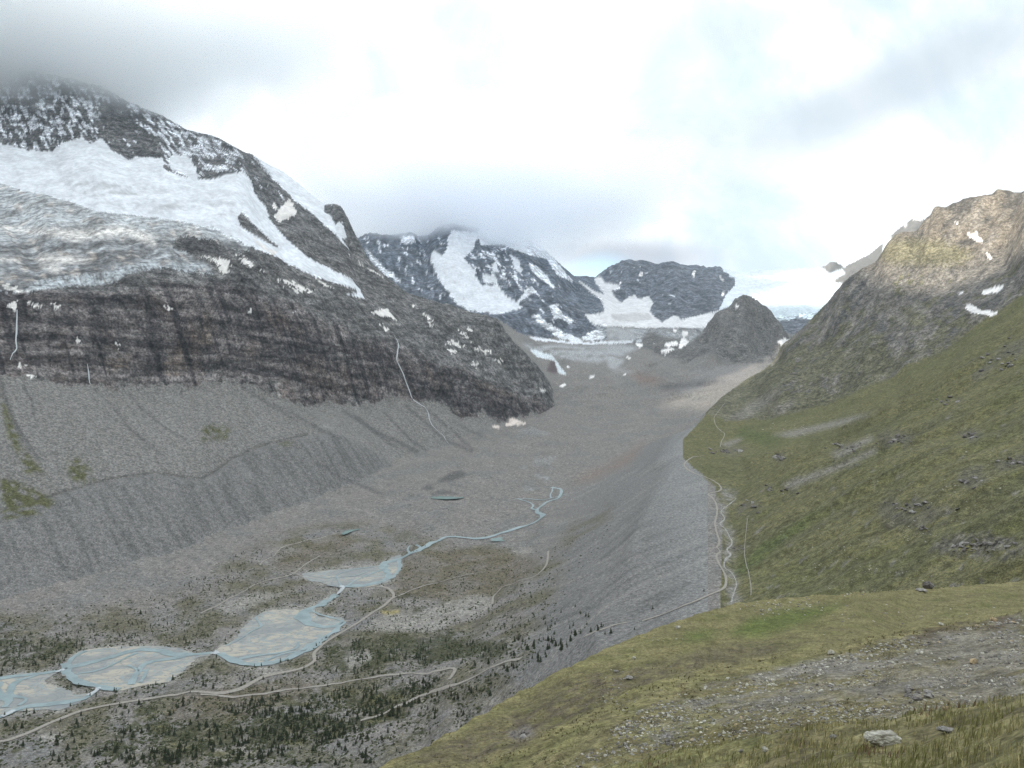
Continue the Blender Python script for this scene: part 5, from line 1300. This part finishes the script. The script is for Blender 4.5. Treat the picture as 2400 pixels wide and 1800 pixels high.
CROWNS = [mesh_from('crown', *crown_geo(s_, 5 + s_ % 2, 7 + s_ % 3, (.24, .27, .30, .22, .33, .26)[s_]), M_CROWN, None, False, link=False) for s_ in range(6)]
TRUNK = mesh_from('trunk', *trunk_geo(), M_TRUNK, None, False, link=False)
forest = np.zeros((MH, MW), np.float32)
for dn, p in ((.12, [(-300, 1440), (200, 1420), (430, 1395), (640, 1290), (800, 1240), (950, 1250), (1200, 1330), (1300, 1340), (1250, 1560), (1100, 1680), (880, 1800), (-300, 1800)]),
              (.55, [(-300, 1460), (0, 1470), (160, 1480), (230, 1510), (130, 1560), (-300, 1580)]), (.5, [(330, 1400), (560, 1320), (620, 1330), (560, 1390), (440, 1420), (340, 1440)]), (.55, [(540, 1300), (600, 1280), (640, 1300), (620, 1350), (550, 1360)]), (.35, [(180, 1470), (480, 1440), (500, 1510), (200, 1510)]),
              (.85, [(520, 1650), (800, 1615), (1040, 1590), (1040, 1620), (900, 1690), (760, 1740), (560, 1730)]), (.5, [(820, 1500), (1000, 1480), (1150, 1520), (1020, 1560), (830, 1590)]), (.45, [(250, 1690), (700, 1700), (900, 1690), (830, 1790), (300, 1800)]), (.32, [(1150, 1450), (1330, 1410), (1420, 1470), (1250, 1560), (1120, 1600)]), (.5, [(700, 1385), (780, 1380), (830, 1430), (900, 1380), (1000, 1380), (900, 1430), (740, 1410)]), (.4, [(560, 1570), (600, 1560), (610, 1590), (560, 1600)])):
    forest = np.where(raster(p) > 0, np.maximum(forest, dn), forest)
keepout = polys([q for q, _ in LOBES.values()])
for rd in (R1, R2, R3, R4): stroke(keepout, rd, 8)
forest *= (keepout < .5)
TREES = []
NAMED = {(857, 1775): 'tall dark conifer standing alone by the grassy shoulder at the bottom edge', (1650, 1386): 'lone conifer on the moraine wall left of the track bend', (557, 1780): 'tallest conifer in the open scrub at the bottom of the valley', (330, 1440): 'lone taller conifer on the far bank above the oval sand flats', (1349, 1490): 'dark conifer at the left end of the row under the short stretch of track', (1315, 1437): 'small conifer alone on the stony slope above the spruce row', (190, 1677): 'dark conifer on the river bank just below the oval sand flat', (1205, 1537): 'dark conifer beside the upper end of the climbing track'}
MANUAL = [(557, 1780, 11), (368, 1765, 9), (857, 1775, 15), (388, 1765, 10), (190, 1677, 8), (165, 1655, 7), (573, 1588, 8), (586, 1586, 9), (562, 1592, 7), (1182, 1566, 9), (1187, 1570, 7), (1205, 1537, 9), (1188, 1535, 9), (1160, 1585, 8), (1150, 1585, 7), (1349, 1490, 9), (1361, 1486, 8), (1385, 1482, 8), (1402, 1478, 8), (1432, 1485, 8), (1418, 1487, 5), (1284, 1478, 9), (1315, 1437, 6), (1250, 1442, 6), (1252, 1508, 8), (1252, 1522, 8), (1288, 1520, 8), (1260, 1540, 7), (1278, 1535, 8), (1487, 1476, 5), (1530, 1427, 6), (1528, 1430, 4), (1650, 1386, 5), (931, 1684, 12), (895, 1680, 12), (867, 1705, 9), (848, 1705, 10), (1058, 1632, 9), (1073, 1640, 9), (1100, 1618, 9), (1025, 1630, 9), (1004, 1626, 8), (958, 1675, 8), (980, 1645, 8), (920, 1665, 11), (700, 1620, 8), (768, 1610, 7), (330, 1440, 11), (188, 1420, 6), (232, 1435, 7), (285, 1520, 6)]
for u, v, hgt in MANUAL:
    h_ = hit(u, v)
    if h_[1] > 400: TREES.append((*h_, hgt * .78, NAMED.get((u, v))))
tries = 0
while len(TREES) < 2400 and tries < 160000:
    tries += 1
    u = random.uniform(-250, 1480); v = 1240 + 560 * random.random() ** .8
    if random.random() > forest[min(MH - 1, int(v / 2)), int((u + 300) / 2)]: continue
    h_ = hit(u, v)
    if not (600 < h_[1] < 2100): continue
    if float(perlin(h_[0] / 45, h_[1] / 45, 77)) + .25 * random.random() < -.1: continue
    TREES.append((*h_, random.uniform(3.0, 8.2) * (1.0 if v > 1500 else .75), None))
TREES.sort(key=lambda q: -(q[3] + (50 if q[4] else 0)) / q[1] * (1 if 0 <= UC + F * q[0] / q[1] <= 2400 and V0 - F * q[2] / q[1] < 1795 else .01))
proto = {}
def tree_place(u, v):
    if u > 1040: return 'on the stony slope right of the hairpin'
    if v > 1600 + (u - 500) * -.02: return 'in the scrub between the road and the bottom edge'
    if u > 720: return 'in the dark scrub between the road and the pale track'
    return 'on the far bank above the sand flats'


for i, (tx, ty, tz, hg, nl) in enumerate(TREES[:300]):
    root = bpy.data.objects.new('conifer', None); COL.objects.link(root)
    root.location = (tx, ty, tz - .1); root.rotation_euler = (random.uniform(-.04, .04), random.uniform(-.04, .04), random.uniform(0, 6.28))
    wd_ = hg * random.uniform(.85, 1.3)
    root.scale = (wd_, wd_, hg)
    pl_ = tree_place(UC + F * tx / ty, V0 - F * tz / ty)
    if nl: tag(root, nl, 'tree')
    else: tag(root, 'small dark conifer ' + pl_, 'tree', 'dark conifers ' + pl_)
    for me_, nm in ((CROWNS[i % 6], 'crown'), (TRUNK, 'trunk')):
        o = bpy.data.objects.new(nm, me_); COL.objects.link(o); o.parent = root
rest = []
for i, (tx, ty, tz, hg, _) in enumerate(TREES[300:]):
    c_, f_ = crown_geo(i % 40, 3, 5, .28)
    rest.append((c_ * np.array([hg, hg, hg]) + np.array([tx, ty, tz - .1]), f_))
tag(joined('conifer_saplings', rest, M_CROWN, False), 'many tiny dark conifers dotting the scrub of the valley floor', 'saplings', kind='stuff')
# low shrubs
SB = []
dome = np.array([(math.cos(a), math.sin(a), 0) for a in np.linspace(0, 2 * math.pi, 7)[:-1]] + [(.62 * math.cos(a + .5), .62 * math.sin(a + .5), .65) for a in np.linspace(0, 2 * math.pi, 7)[:-1]] + [(0, 0, .95)])
domef = np.array([(k, (k + 1) % 6, 6 + k) for k in range(6)] + [((k + 1) % 6, 6 + (k + 1) % 6, 6 + k) for k in range(6)] + [(6 + k, 6 + (k + 1) % 6, 12) for k in range(6)])
tries = 0
while len(SB) < 9500 and tries < 120000:
    tries += 1
    u = random.uniform(-250, 1480); v = random.uniform(1230, 1800)
    if random.random() > sh[min(MH - 1, int(v / 2)), int((u + 300) / 2)] * 1.1 or keepout[min(MH - 1, int(v / 2)), int((u + 300) / 2)] > .5: continue
    h_ = hit(u, v)
    if not (600 < h_[1] < 2300): continue
    if float(perlin(h_[0] / 30, h_[1] / 30, 351)) + .3 * random.random() < -.02: continue
    rr = random.uniform(.7, 2.0)
    SB.append((dome * np.array([rr, rr * random.uniform(.7, 1.2), rr * random.uniform(.5, .9)]) * (1 + .25 * rng.standard_normal((13, 1))) + np.array(h_) - np.array([0, 0, .1]), domef))
tag(joined('shrubbery', SB, M_SHRUB, False), 'low dark green shrubs in patches over the stony valley floor', 'shrubs', kind='stuff')
print('trees', round(time.time() - T0, 1))

# ------------------------------------------------------------------ stones
def stone_geo(seed, sub=2, flat=.65):
    import bmesh
    bm = bmesh.new(); bmesh.ops.create_icosphere(bm, subdivisions=sub, radius=.5)
    r = random.Random(seed)
    pl = [(Vector((r.gauss(0, 1), r.gauss(0, 1), r.gauss(0, .8))).normalized(), r.uniform(.24, .42)) for _ in range(9)]
    for v in bm.verts:
        for n, d in pl:
            e = v.co.dot(n) - d
            if e > 0: v.co -= n * e * .92
        v.co.z *= flat
        v.co *= 1 + r.uniform(-.04, .04)
    bm.verts.ensure_lookup_table(); bm.faces.ensure_lookup_table()
    c_ = np.array([v.co[:] for v in bm.verts]); f_ = np.array([[v.index for v in f.verts] for f in bm.faces])
    bm.free()
    return c_, f_


SG_ = [stone_geo(s_, 1 if s_ else 2, .55 + .05 * (s_ % 5)) for s_ in range(8)]
SM = {m_.name: [mesh_from('stone', *SG_[s_], m_, None, False, link=False) for s_ in range(8)] for m_ in (M_STONE, M_PALE, M_OCHRE, M_DARK)}


def put_stone(name, pos, size, mat, label, cat, group=None, k=None, tilt=.4):
    o = bpy.data.objects.new(name, SM[mat.name][random.randrange(8) if k is None else k]); COL.objects.link(o)
    o.location = (pos[0], pos[1], pos[2] + size[2] * .12); o.scale = size
    o.rotation_euler = (random.uniform(-tilt, tilt), random.uniform(-tilt, tilt), random.uniform(0, 6.28))
    return tag(o, label, cat, group)


def big_stone(name, u, v, wpx, hpx, mat, label, seed, parts=1, spread=.4):
    """a larger single rock: finer mesh, its own shape"""
    p_ = hit(u, v); sc_ = p_[1] / F
    c_, f_ = stone_geo(seed, 4, .8)
    c_ = c_ * (1 + .10 * fbm(c_[:, 0] * 5 + seed, c_[:, 1] * 5 + c_[:, 2] * 4, 4, seed)[:, None] * 2)
    o = mesh_from(name, c_, f_, mat, None, False)
    o.location = (p_[0], p_[1] + wpx * sc_ * .2, p_[2] + hpx * sc_ * .3); o.scale = (wpx * sc_ * 1.15, wpx * sc_ * .9, hpx * sc_ * 1.35)
    tag(o, label, 'rock')
    return o


big_stone('rock', 2075, 1748, 72, 34, M_PALE, 'pale lichened rock half sunk in the near grass', 3)
big_stone('rock', 1795, 1761, 18, 12, M_PALE, 'small pale stone in the near grass left of the lichened rock', 5)
big_stone('rock', 1738, 1765, 12, 10, M_STONE, 'small grey stone in the near grass at the edge of the gravel scar', 6)
big_stone('rock', 1955, 1732, 18, 10, M_STONE, 'low grey stone in the grass between the lichened rock and the scar', 7)
big_stone('rock', 2220, 1718, 34, 16, M_STONE, 'flat grey rock lying above the lichened rock in the near grass', 8)
big_stone('rock', 2283, 1555, 20, 13, M_OCHRE, 'pale yellowish rock in the middle of the gravel scar', 9)
big_stone('rock', 2219, 1665, 18, 11, M_OCHRE, 'small orange rock at the lower edge of the gravel scar', 10)
big_stone('rock', 2156, 1533, 24, 10, M_PALE, 'flat whitish slab below the crest of the gravel scar', 11)
big_stone('rock', 2206, 1466, 14, 8, M_PALE, 'pale rock just under the grassy crest of the scar', 12)
big_stone('rock', 1950, 1534, 18, 11, M_PALE, 'whitish rock at the left upper rim of the gravel scar', 13)
big_stone('rock', 2330, 1456, 14, 12, M_OCHRE, 'tan rock in the eroded turf at the crest of the scar', 14)
big_stone('rock', 1487, 1546, 9, 8, M_PALE, 'pale block on the grassy crest above the valley', 15)
big_stone('rock', 1589, 1473, 12, 7, M_PALE, 'pale flat stone on the outer edge of the green hillside', 16)
big_stone('rock', 1475, 1592, 18, 9, M_STONE, 'low grey stone beside the dark hollow on the hillside', 17)
big_stone('rock', 1443, 1576, 12, 7, M_STONE, 'grey stone on the grass left of the dark hollow', 18)
big_stone('boulder', 2179, 1380, 24, 20, M_DARK, 'lone dark boulder standing on the skyline of the near hillside', 19)
big_stone('rock', 2164, 1387, 26, 8, M_STONE, 'low grey stone at the foot of the lone dark boulder', 20)
# dark broken outcrop in the scar, and the ledge on the shoulder
for (u0, v0, w_, h_, n_, lab) in ((2155, 1622, 66, 40, 16, 'dark jagged rock outcrop sticking out of the gravel scar'), (1226, 1722, 52, 20, 9, 'dark layered rock ledge in the steep grass shoulder'), (2050, 1562, 12, 12, 3, 'small dark rock knob in the upper scar'), (1575, 1735, 40, 26, 7, 'small stony outcrop at the left end of the scar')):
    p0 = hit(u0, v0 + h_ * .3); root = bpy.data.objects.new('rock_outcrop', None); COL.objects.link(root); root.location = p0
    tag(root, lab, 'outcrop')
    r_ = random.Random(u0)
    for k in range(n_):
        q = hit(u0 + r_.uniform(-.5, .5) * w_, v0 + r_.uniform(-.35, .5) * h_)
        sc_ = p0[1] / F
        o = bpy.data.objects.new('rock', SM[(M_DARK if r_.random() < .65 else M_STONE).name][r_.randrange(8)]); COL.objects.link(o); o.parent = root
        a = r_.uniform(.22, .5) * w_ * sc_
        o.location = Vector(q) - Vector(p0) + Vector((0, 0, .1 * a)); o.scale = (a, a * .8, a * r_.uniform(.5, .9)); o.rotation_euler = (r_.uniform(-.6, .6), r_.uniform(-.6, .6), r_.uniform(0, 6.3))

OUT = [(2130, 1190, 110, 40, 34, 'dark rock outcrop high on the grass slope'), (2290, 1278, 150, 26, 40, 'long dark rock ledge on the grass slope just above the near skyline'), (2100, 1030, 56, 20, 16, 'dark crag by the pale erosion gully on the upper grass slope'), (1850, 1150, 40, 20, 8, 'small outcrop low on the ribs of the grass slope'), (1755, 1190, 50, 22, 10, 'outcrop at the foot of the grass slope beside the stony stream'), (2275, 1130, 50, 28, 12, 'broken outcrop on the right part of the grass slope'), (2370, 1082, 60, 14, 12, 'thin rock band at the right edge of the grass slope'), (1695, 1058, 70, 12, 14, 'rocky knoll above the first bend of the crest track'), (1822, 1072, 28, 14, 7, 'rock step on the lower bench of the grass slope'), (1975, 1048, 50, 18, 12, 'outcrop beside the upper pale gully'), (2220, 940, 60, 12, 10, 'rock rib near the top of the grass slope'), (2330, 840, 90, 60, 22, 'dark rocks at the top right of the grass slope'), (1735, 1285, 24, 14, 6, 'dark knob by the stream at the foot of the grass slope'), (2270, 1018, 40, 18, 9, 'small crag right of the upper gully'), (1800, 1142, 26, 12, 6, 'low outcrop near the stream bench'), (2160, 1240, 36, 12, 9, 'rubbly outcrop between the two dark outcrops')]
for (u0, v0, w_, h_, n_, lab) in OUT:
    p0 = hit(u0, v0); root = bpy.data.objects.new('rock_outcrop', None); COL.objects.link(root); root.location = p0
    tag(root, lab, 'outcrop'); r_ = random.Random(u0 * 7 + v0); sc_ = p0[1] / F
    for k in range(n_):
        q = hit(u0 + r_.gauss(0, .3) * w_, v0 + r_.gauss(0, .3) * h_)
        if abs(q[1] - p0[1]) > p0[1] * .35: continue
        o = bpy.data.objects.new('rock', SM[(M_DARK if r_.random() < .7 else M_STONE).name][r_.randrange(8)]); COL.objects.link(o); o.parent = root
        a = r_.uniform(5, 15) * sc_
        o.location = Vector(q) - Vector(p0) + Vector((0, 0, .12 * a)); o.scale = (a * 1.2, a, a * r_.uniform(.5, .95)); o.rotation_euler = (r_.uniform(-.5, .5), r_.uniform(-.5, .5), r_.uniform(0, 6.3))

stones = []
tries = 0
while len(stones) < 5200 and tries < 60000:
    tries += 1
    u = random.uniform(1300, 2480); v = random.uniform(1440, 1800)
    mi_ = scar[min(MH - 1, int(v / 2)), int((u + 300) / 2)]
    if mi_ < .5: continue
    h_ = hit(u, v)
    if not (22 < h_[1] < 100): continue
    cl_ = float(perlin(h_[0] / 5, h_[1] / 5, 441)) * 1.2 + float(perlin(h_[0] / 1.6, h_[1] / 1.6, 442))
    if cl_ + random.uniform(-.5, .5) < .05: continue
    sz = h_[1] / F * (2.4 + 9.0 * random.random() ** 4)
    stones.append((h_, sz))
for (u0, v0, ru, rv, n_) in ((1850, 1420, 90, 14, 70), (1780, 1430, 60, 10, 25), (2010, 1395, 60, 10, 14), (1560, 1500, 80, 20, 12), (1480, 1600, 120, 40, 40), (1950, 1440, 300, 40, 40), (1440, 1640, 60, 40, 40)):
    for _ in range(n_):
        h_ = hit(u0 + random.gauss(0, .5) * ru, v0 + random.gauss(0, .5) * rv)
        if 20 < h_[1] < 320: stones.append((h_, h_[1] / F * random.uniform(2, 6.5)))
stones.sort(key=lambda q: -q[1] / q[0][1])
for h_, sz in stones[:280]:
    mt_ = random.choices((M_STONE, M_PALE, M_DARK, M_OCHRE), (6, 3, 3, 1))[0]
    us_ = UC + F * h_[0] / h_[1]; vs_ = V0 - F * h_[2] / h_[1]
    in_scar = scar[min(MH - 1, int(vs_ / 2)), min(MW - 1, int((us_ + 300) / 2))] > .5
    pl_ = ('in the right part of the gravel scar' if us_ > 2000 else 'in the middle of the gravel scar' if us_ > 1720 else 'in the left tail of the gravel scar') if in_scar else ('on the green hillside above the scar' if us_ > 1600 else 'on the brown shoulder left of the scar')
    kn_ = {'grey_stone': 'grey', 'lichen_pale_stone': 'whitish', 'dark_stone': 'dark', 'ochre_stone': 'tan'}[mt_.name]
    put_stone('stone', h_, (sz * random.uniform(.9, 1.5), sz, sz * random.uniform(.5, .9)), mt_, 'small ' + kn_ + ' stone ' + pl_, 'stone', kn_ + ' stones ' + pl_)


def rubble(name, lst, mat, lab):
    out = []
    for h_, sz in lst:
        c_, f_ = SG_[1 + random.randrange(7)]
        a = random.uniform(0, 6.28); ca, sa = math.cos(a), math.sin(a)
        c_ = c_ * np.array([sz * random.uniform(.9, 1.5), sz, sz * random.uniform(.6, 1.0)])
        c_ = np.stack([c_[:, 0] * ca - c_[:, 1] * sa, c_[:, 0] * sa + c_[:, 1] * ca, c_[:, 2]], 1) + np.array(h_) + np.array([0, 0, sz * .1])
        out.append((c_, f_))
    return tag(joined(name, out, mat, False), lab, 'rubble', kind='stuff')


rs = stones[280:]
rubble('rubble', rs[0::3], M_STONE, 'loose grey rubble strewn over the gravel scar')
rubble('rubble', rs[1::3], M_PALE, 'loose whitish rubble strewn over the gravel scar')
rubble('rubble', rs[2::3], M_DARK, 'loose dark rubble strewn over the gravel scar')
# pale boulders on the grass slope
bl = []
BP = ['in the tight cluster above the near skyline', 'above the tight cluster', 'left of the tight cluster', 'below the dark outcrops', 'below the dark outcrops', 'on the middle of the slope', 'on the lower left of the slope', 'on the upper right of the slope', 'as a pair near the middle of the slope', 'on the lower slope', 'just above the near skyline', 'high on the slope', 'by the right edge high on the slope', 'on the ribs left of the outcrops', 'along the grey fan at the top of the slope']
for bi_, (u0, v0, ru, rv, n_) in enumerate(((1994, 1362, 10, 6, 5), (2030, 1330, 30, 30, 10), (1955, 1380, 40, 10, 8), (2130, 1255, 40, 20, 12), (2170, 1245, 20, 12, 6), (2000, 1280, 120, 60, 30), (1840, 1255, 30, 10, 5), (2250, 1180, 120, 60, 22), (1945, 1295, 5, 3, 2), (1900, 1330, 100, 40, 18), (2100, 1350, 120, 20, 16), (2200, 1080, 120, 80, 18), (2330, 1120, 50, 60, 12), (2000, 1130, 150, 50, 20), (1880, 1000, 120, 15, 22))):
    for _ in range(n_):
        h_ = hit(u0 + random.gauss(0, .5) * ru, v0 + random.gauss(0, .5) * rv)
        if 430 < h_[1] < 2300: bl.append((h_, h_[1] / F * random.uniform(1.8, 4.6), BP[bi_]))
for h_, sz, bp_ in bl:
    pale_ = random.random() < .55
    put_stone('boulder', h_, (sz * 1.2, sz, sz * .75), M_PALE if pale_ else M_STONE, ('small whitish boulder ' if pale_ else 'small grey boulder ') + bp_, 'boulder', ('whitish boulders ' if pale_ else 'grey boulders ') + bp_)
# blocks on the valley floor and the moraine wall
vb = []; tries = 0
while len(vb) < 6000 and tries < 40000:
    tries += 1
    u = random.uniform(-250, 1680); v = random.uniform(1000, 1800)
    h_ = hit(u, v)
    if not (640 < h_[1] < 2500) or keepout[min(MH - 1, int(v / 2)), int((u + 300) / 2)] > .5 or h_[0] > .24 * h_[1]: continue
    vb.append((h_, h_[1] / F * random.uniform(.9, 2.4) * (1 if random.random() < .93 else 1.7)))
rubble('boulder_field', vb[0::2], M_STONE, 'grey blocks scattered over moraine and valley floor')
rubble('boulder_field', vb[1::2], M_PALE, 'pale blocks scattered over moraine and valley floor')
print('stones', round(time.time() - T0, 1))

# ------------------------------------------------------------------ grass
NB = 70000
gu = rng.uniform(-.30, .72, NB); gs = rng.uniform(math.log(5.0), math.log(30), NB)
gy = np.exp(gs); gx = gu * gy
tuf = perlin(gx / .45, gy / .45, 501) + .6 * perlin(gx / 1.6, gy / 1.6, 502)
keep = tuf + rng.uniform(-.35, .35, NB) > -.12
ci = np.clip(((gu - UU[0]) / du_).astype(int), 0, NC - 1)
sc_row = np.array([np.searchsorted(GS[c], s) for c, s in zip(ci[::1], gs)]) if NB < 100001 else None
keep &= SCAR[ci, np.clip(sc_row, 0, NR - 1)] < .35
gx, gy, tuf = gx[keep], gy[keep], tuf[keep]
n = len(gx); gz = ground(gx, gy)
ht = (.08 + .11 * rng.random(n) + .10 * np.clip(tuf, 0, 1)) * np.clip(1.1 - gy / 45, .55, 1.0)
wd = np.maximum(.004, gy * .00062) * rng.uniform(.7, 1.4, n)
an = rng.uniform(0, np.pi, n); lean = rng.normal(.35, .3, n) * ht; la = rng.normal(.2, .7, n)
bx, by = np.cos(an) * wd, np.sin(an) * wd * .4
tx, ty = np.cos(la) * lean, np.sin(la) * lean
v0_ = np.stack([gx - bx, gy - by, gz - .02], 1); v1_ = np.stack([gx + bx, gy + by, gz - .02], 1)
v2_ = np.stack([gx + .35 * tx - bx * .7, gy + .35 * ty - by * .7, gz + ht * .6], 1); v3_ = np.stack([gx + .35 * tx + bx * .7, gy + .35 * ty + by * .7, gz + ht * .6], 1)
v4_ = np.stack([gx + tx, gy + ty, gz + ht * np.clip(1 - .3 * np.abs(lean / ht), .5, 1)], 1)
V = np.stack([v0_, v1_, v3_, v2_, v4_], 1).reshape(-1, 3)
b_ = np.arange(n)[:, None] * 5
Fq = np.concatenate([b_ + np.array([[0, 1, 2]]), b_ + np.array([[0, 2, 3]]), b_ + np.array([[3, 2, 4]])], 0)
mix_ = np.clip(.5 + .5 * perlin(gx / 2.2, gy / 2.2, 503) * 1.6 + rng.normal(0, .28, n), 0, 1)[:, None]
gc = np.array([.25, .245, .09]) * (1 - mix_) + np.array([.50, .43, .22]) * mix_
redp = (perlin(gx / 1.3 + 7, gy / 1.3, 504) > .58)[:, None]
gc = np.where(redp & (rng.random((n, 1)) < .7), np.array([.22, .13, .08]), gc) * rng.uniform(.7, 1.25, (n, 1))
tag(mesh_from('grass', V, Fq, M_GRASS, np.tile(np.array([[0, -.3, .95]]), (len(V), 1)), True, None, {'cover': np.repeat(gc, 5, 0)}), 'long yellow green grass blades on the nearest slope', 'grass', kind='stuff')
# tussocks further down the hillside
NT_ = 26000
gu = rng.uniform(-.30, .70, NT_); gs = rng.uniform(math.log(26), math.log(260), NT_); gy = np.exp(gs); gx = gu * gy
gz = ground(gx, gy)
ci = np.clip(((gu - UU[0]) / du_).astype(int), 0, NC - 1); ri = np.array([np.searchsorted(GS[c], s) for c, s in zip(ci, gs)]); ri = np.clip(ri, 0, NR - 1)
tuf = perlin(gx / 2.5, gy / 2.5, 511) + .5 * perlin(gx / 8, gy / 8, 512)
keep = (tuf + rng.uniform(-.4, .4, NT_) > 0) & (reg[ci, ri] == 6) & ((SCG[ci, ri] < .3) | (rng.random(NT_) < .10))
gx, gy, gz, ci, ri = gx[keep], gy[keep], gz[keep], ci[keep], ri[keep]; n = len(gx)
hh = gy / F * rng.uniform(2.2, 5.0, n) * np.clip(70 / gy, .45, 1.0)
V = []; Fq = []; gcs = []
K = 5
ang = rng.uniform(0, 6.28, (n, K)) ; spread_ = rng.uniform(.4, 1.0, (n, K))
for k in range(K):
    dx_, dy_ = np.cos(ang[:, k]) * hh * spread_[:, k], np.sin(ang[:, k]) * hh * spread_[:, k]
    px_, py_ = -np.sin(ang[:, k]) * hh * .3, np.cos(ang[:, k]) * hh * .3
    V.append(np.stack([np.stack([gx - px_, gy - py_, gz - hh * .15], 1), np.stack([gx + px_, gy + py_, gz - hh * .15], 1), np.stack([gx + dx_ * .8, gy + dy_ * .8, gz + hh * (.6 + .3 * spread_[:, k])], 1)], 1))
V = np.stack(V, 1).reshape(-1, 3); Fq = np.arange(len(V)).reshape(-1, 3)
mix_ = np.clip(.5 + .8 * perlin(gx / 7, gy / 7, 513) + rng.normal(0, .25, n), 0, 1)[:, None]
gc = (np.array([.21, .205, .08]) * (1 - mix_) + np.array([.36, .31, .145]) * mix_) * rng.uniform(.75, 1.2, (n, 1))
tag(mesh_from('grass', V, Fq, M_GRASS, np.tile(np.array([[0, -.3, .95]]), (len(V), 1)), True, None, {'cover': np.repeat(gc, 3 * K, 0)}), 'tussocks of yellow green grass over the near hillside', 'grass', kind='stuff')
print('grass', round(time.time() - T0, 1))

# ------------------------------------------------------------------ unseen ridge added behind the walker's left shoulder, crest shaped to block the sun
hx, hy = math.sin(SUN_AZ), math.cos(SUN_AZ)
NP, NW = 520, 40
pp = np.linspace(-3500, 9500, NP); ww = np.linspace(-1100, 1100, NW)
prof = np.interp(pp, [-3500, -600, 350, 394, 537, 651, 780, 888, 1000, 1150, 1275, 1315, 1335, 1450, 1700, 1800, 1850, 1930, 2100, 4000, 6000, 9500], [1460, 1440, 1450, 1450, 1395, 1375, 1415, 1480, 1600, 1700, 1500, 1150, 925, 920, 935, 980, 1400, 2000, 2350, 2500, 2600, 2500])
prof = prof + 16 * perlin(pp / 90, pp * 0 + .5, 601) + 10 * perlin(pp / 35, pp * 0 + 3.5, 602)
PP, WW = np.meshgrid(pp, ww, indexing='ij')
hz = prof[:, None] - 900 * (np.abs(WW) / 1100) ** .85 * 2.2 + (120 * fbm(PP / 500, WW / 500, 4, 603)) * np.clip(np.abs(WW) / 300, 0, 1)
W0 = 2500
bxm = hx * (W0 + WW) + (hy) * PP; bym = hy * (W0 + WW) - hx * PP
bi = np.arange(NP * NW).reshape(NP, NW)
bq = np.stack([bi[:-1, :-1], bi[1:, :-1], bi[1:, 1:], bi[:-1, 1:]], -1).reshape(-1, 4)
bc = np.tile(np.array([[.12, .115, .11]]), (NP * NW, 1))
tag(mesh_from('mountain', np.stack([bxm, bym, np.maximum(hz, -520)], -1).reshape(-1, 3), bq, M_FAR, None, True, None, {'cover': bc}), 'unseen rocky ridge added behind the path to keep sun off the valley', 'mountain', kind='structure')
# ------------------------------------------------------------------ clouds hanging on the summits, and the valley air
def volume_mat(name):
    m = bpy.data.materials.new(name); m.use_nodes = True
    t = NT(m.node_tree)
    o = t.node('ShaderNodeOutputMaterial'); v = t.node('ShaderNodeVolumePrincipled')
    t.l.new(v.outputs[0], o.inputs['Volume'])
    return m, t, v


def boxmesh(name, lo, hi, mat):
    c_ = np.array([[(lo, hi)[i][0], (lo, hi)[j][1], (lo, hi)[k][2]] for i in (0, 1) for j in (0, 1) for k in (0, 1)], float)
    f_ = np.array([[0, 1, 3, 2], [4, 6, 7, 5], [0, 4, 5, 1], [2, 3, 7, 6], [0, 2, 6, 4], [1, 5, 7, 3]])
    return mesh_from(name, c_, f_, mat, None, False)


def cloud(c_, r_, dens, lab, seed, colr):
    m, t, v = volume_mat('cloud_vapour')
    pos = geo_pos(t)
    d2 = None
    n1_ = t.math('SUBTRACT', t.noise(pos, .0015 + seed * 1e-5, 6, .58), .5)
    sp_ = t.node('ShaderNodeSeparateXYZ'); t.put(sp_.inputs[0], pos)
    for i in range(3):
        q = t.math('DIVIDE', t.math('SUBTRACT', sp_.outputs[i], c_[i]), r_[i])
        q = t.math('MULTIPLY', q, q)
        d2 = q if d2 is None else t.math('ADD', d2, q)
    rr = t.math('ADD', t.math('SQRT', d2), t.math('MULTIPLY', n1_, 1.0))
    t.put(v.inputs['Density'], t.math('MULTIPLY', t.ss(rr, .6, 1.0, 1.0, 0.0), dens))
    v.inputs['Color'].default_value = (*colr, 1); v.inputs['Anisotropy'].default_value = .78
    lo = [c_[i] - r_[i] * 1.3 for i in range(3)]; hi = [c_[i] + r_[i] * 1.3 for i in range(3)]
    return tag(boxmesh('cloud', lo, hi, m), lab, 'cloud', kind='stuff')


cloud((-3450, 3950, 1695), (2850, 950, 740), .015, 'grey cloud bank swallowing the summit of the big left mountain', 1, (.992, .997, 1.0))
cloud((-250, 7600, 1690), (2000, 1050, 830), .0065, 'dark cloud resting on the ridge of the distant snowy mountain', 5, (.98, .988, 1.0))
m, t, v = volume_mat('valley_air')
v.inputs['Density'].default_value = 1.2e-5; v.inputs['Color'].default_value = (.66, .84, 1.0, 1); v.inputs['Anisotropy'].default_value = .0
tag(boxmesh('haze', (-12500, -9000, -560), (12500, 13900, 3000), m), 'thin blue valley haze', 'haze', kind='stuff')
print('script', round(time.time() - T0, 1))
